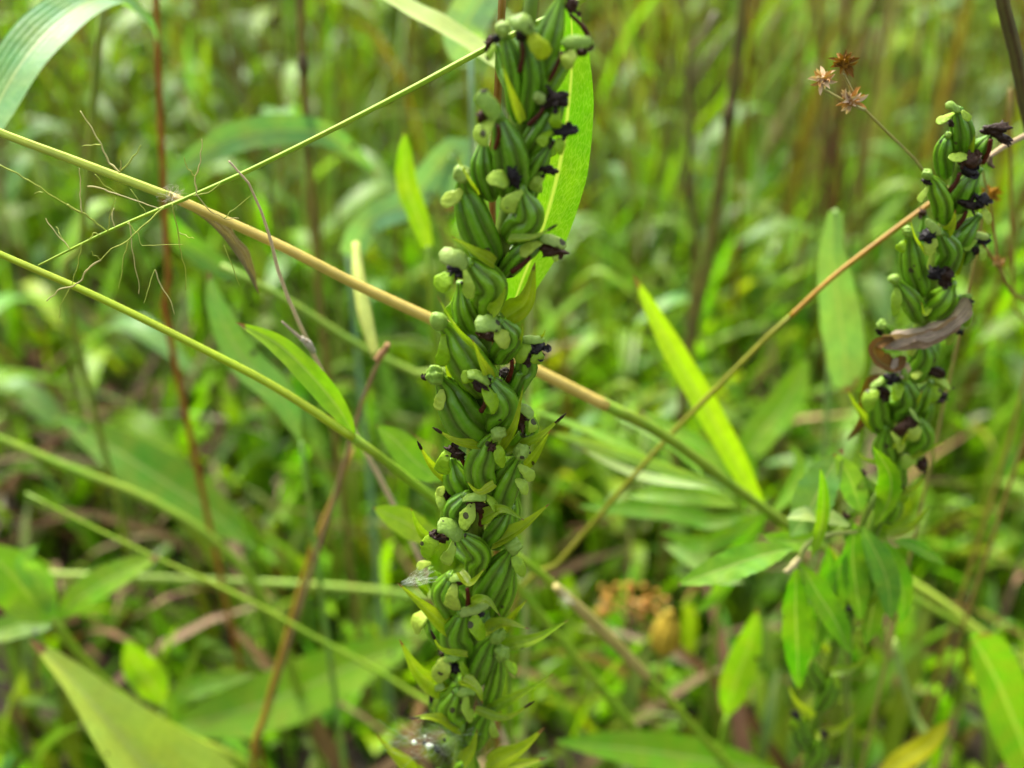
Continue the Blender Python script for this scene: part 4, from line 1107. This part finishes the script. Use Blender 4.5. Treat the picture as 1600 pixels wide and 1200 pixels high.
# low ground cover: short broad leaves
N = 15000
X, Y = wedge(N, 28, 190)
keep = (rng.random(N) > bare(X, Y) * .85) & (clump(X, Y, .14, .12, 5.) > -.12 + rng.normal(0, .1, N))
X, Y = X[keep], Y[keep]; N = len(X)
g = blades(X, Y, rng.uniform(2.5, 8.5, N), rng.uniform(.2, 1.15, N), rng.uniform(.28, .85, N), palette(N, [((.08, .19, .02), 4), ((.06, .15, .02), 3), ((.15, .28, .03), 2), ((.11, .23, .08), 2)]), nseg=5, z0=rng.uniform(0, 5, N))
tag(part('ground_cover', g, M_STUFF, None, base=(0, 60, 0)), 'low leafy ground cover between the grass stems', 'ground cover', kind='stuff')
# broader blades crowding the ground below the spikes
N = 6000
X, Y = wedge(N, 30, 80)
keep = rng.random(N) > bare(X, Y) * .95
X, Y = X[keep], Y[keep]; N = len(X)
hm = np.clip((Y - 24) * .40, 3, 14)
g = blades(X, Y, hm * rng.uniform(.5, 1.25, N), rng.uniform(.2, 1.2, N), rng.uniform(.4, 1.35, N), palette(N, [((.12, .33, .015), 4), ((.19, .42, .02), 3), ((.08, .22, .015), 2.5), ((.24, .44, .13), 1.6), ((.30, .38, .05), .6)]), droop=.8, nseg=8)
tag(part('broad_grass', g, M_STUFF, None, base=(0, 60, 0)), 'broad bright grass leaves crowding the ground under the spikes', 'grass', kind='stuff')
# litter of dead blades
N = 4200
X, Y = wedge(N, 24, 190)
g = blades(X, Y, rng.uniform(3, 16, N), rng.uniform(1.4, 1.62, N), rng.uniform(.15, .75, N), palette(N, [((.17, .11, .07), 3), ((.11, .065, .035), 3), ((.24, .18, .12), 1.4), ((.075, .042, .022), 3)]), droop=.05, nseg=5, z0=rng.uniform(.2, 1.4, N))
tag(part('leaf_litter', g, M_LITTER, None, base=(0, 60, 0)), 'brown and grey litter of dead grass lying on the soil', 'leaf litter', kind='stuff')
# more of it where the thicket is open on the left
N = 450
X, Y = rng.normal(-27, 9, N), rng.normal(56, 10, N)
g = blades(X, Y, rng.uniform(4, 15, N), rng.uniform(1.4, 1.6, N), rng.uniform(.2, .8, N), palette(N, [((.17, .115, .08), 3), ((.11, .065, .04), 3), ((.24, .19, .15), 1), ((.09, .05, .03), 2)]), droop=.05, nseg=5, z0=rng.uniform(.2, 2.0, N))
tag(part('leaf_litter', g, M_LITTER, None, base=(-26, 56, 0)), 'open patch of dead brown grass on bare soil at the thicket edge', 'leaf litter', kind='stuff')
# thin dry upright stems beyond counting
N = 2400
X, Y = wedge(N, 50, 300)
hh = rng.uniform(22, 48, N)
g = Geo()
STP = palette(N, [((.16, .09, .04), 3), ((.20, .16, .05), 3), ((.17, .05, .025), 1.2), ((.07, .04, .025), 2), ((.22, .19, .09), .8)])
for i in range(N):
    r0 = rng.uniform(.09, .22)
    lx, ly = rng.normal(0, .10, 2) * hh[i]
    tube_geo([(X[i], Y[i], 0), (X[i] + lx * .4 + rng.normal(0, .3), Y[i] + ly * .4, hh[i] * .5), (X[i] + lx, Y[i] + ly, hh[i])], [r0, r0 * .8, r0 * .4], n=6, k=5, geo=g, tint=STP[i])
tag(part('dry_stems', g, M_LITTER, None, base=(0, 100, 0)), 'crowd of thin dry upright stems deep in the thicket', 'dry stems', kind='stuff')

# leafy herbs standing in the thicket: a few kinds, copied
HERBS = []
for kind in range(9):
    r = np.random.default_rng(900 + kind)
    h = r.uniform(15, 30)
    root = bpy.data.objects.new('leafy_herb', None)
    root.location = (0, 0, -5)
    lx, ly = r.normal(0, 1.5, 2)
    sp = smooth([(0, 0, 0), (lx * .3, ly * .3, h * .5), (lx, ly, h)], 30)
    colS = [(.16, .055, .025), (.13, .17, .04), (.10, .18, .03)][kind % 3]
    ch = [('stem', tube_geo([sp[0], sp[15], sp[29]], [.17, .14, .06], n=14, k=6), M_STEM, colS)]
    az = r.uniform(0, 6)
    for i in range(int(r.integers(8, 14))):
        a = sp[int(np.clip(5 + i * 24 / 12, 3, 29))]
        az += 2.4 + r.normal(0, .3)
        L = r.uniform(4.5, 9.5) * (1 - i * .02)
        d = np.array([math.cos(az), math.sin(az), 0])
        up = r.uniform(.3, .95)
        pts = [a, a + d * L * .45 + np.array([0, 0, L * .45 * up]), a + d * L * .85 + np.array([0, 0, L * (.42 * up - r.uniform(0, .28))])]
        col = [(.085, .21, .02), (.14, .29, .025), (.11, .25, .08), (.18, .32, .04)][int(r.integers(4))]
        ch.append(('leaf', leaf_geo(pts, L * r.uniform(.13, .2), 'lance', n=12, m=5, fold=.25, facing=(d[0] * -.6, d[1] * -.6, 1), wav=.05), M_BLADE, col))
    HERBS.append([(nm, ge.mesh(nm, np.zeros(3)), mt, cl) for nm, ge, mt, cl in ch])
    for nm, me, mt, cl in HERBS[-1]:
        me.materials.append(mt)
Xh, Yh = wedge(240, 42, 190, spread=1.15)
order = np.argsort(Yh)
HL = ['red stemmed', 'olive stemmed', 'green stemmed']
nh = 0
for i in order:
    x, y = Xh[i], Yh[i]
    if rng.random() < bare(np.array([x]), np.array([y]))[0] * .9:
        continue
    sc_ = min(1.25, (y - 20) * .035) * rng.uniform(.75, 1.15)
    kk = int(rng.integers(len(HERBS)))
    dp = 'deep' if y > 85 else 'midway'
    t = thing('leafy_herb', 'blurred %s herb with narrow leaves %s in the thicket' % (HL[kk % 3], dp), 'herb', (x, y, 0), '%s herbs %s in the thicket' % (HL[kk % 3], dp))
    t.rotation_euler = (0, 0, rng.uniform(0, 6.28))
    t.scale = (sc_,) * 3
    br = rng.uniform(.7, 1.35)
    for nm, me, mt, cl in HERBS[kk]:
        o = bpy.data.objects.new(nm, me)
        COL.objects.link(o)
        o.parent = t
        o.color = (*[min(1, v * br * rng.uniform(.85, 1.15)) for v in cl], 1)
    nh += 1
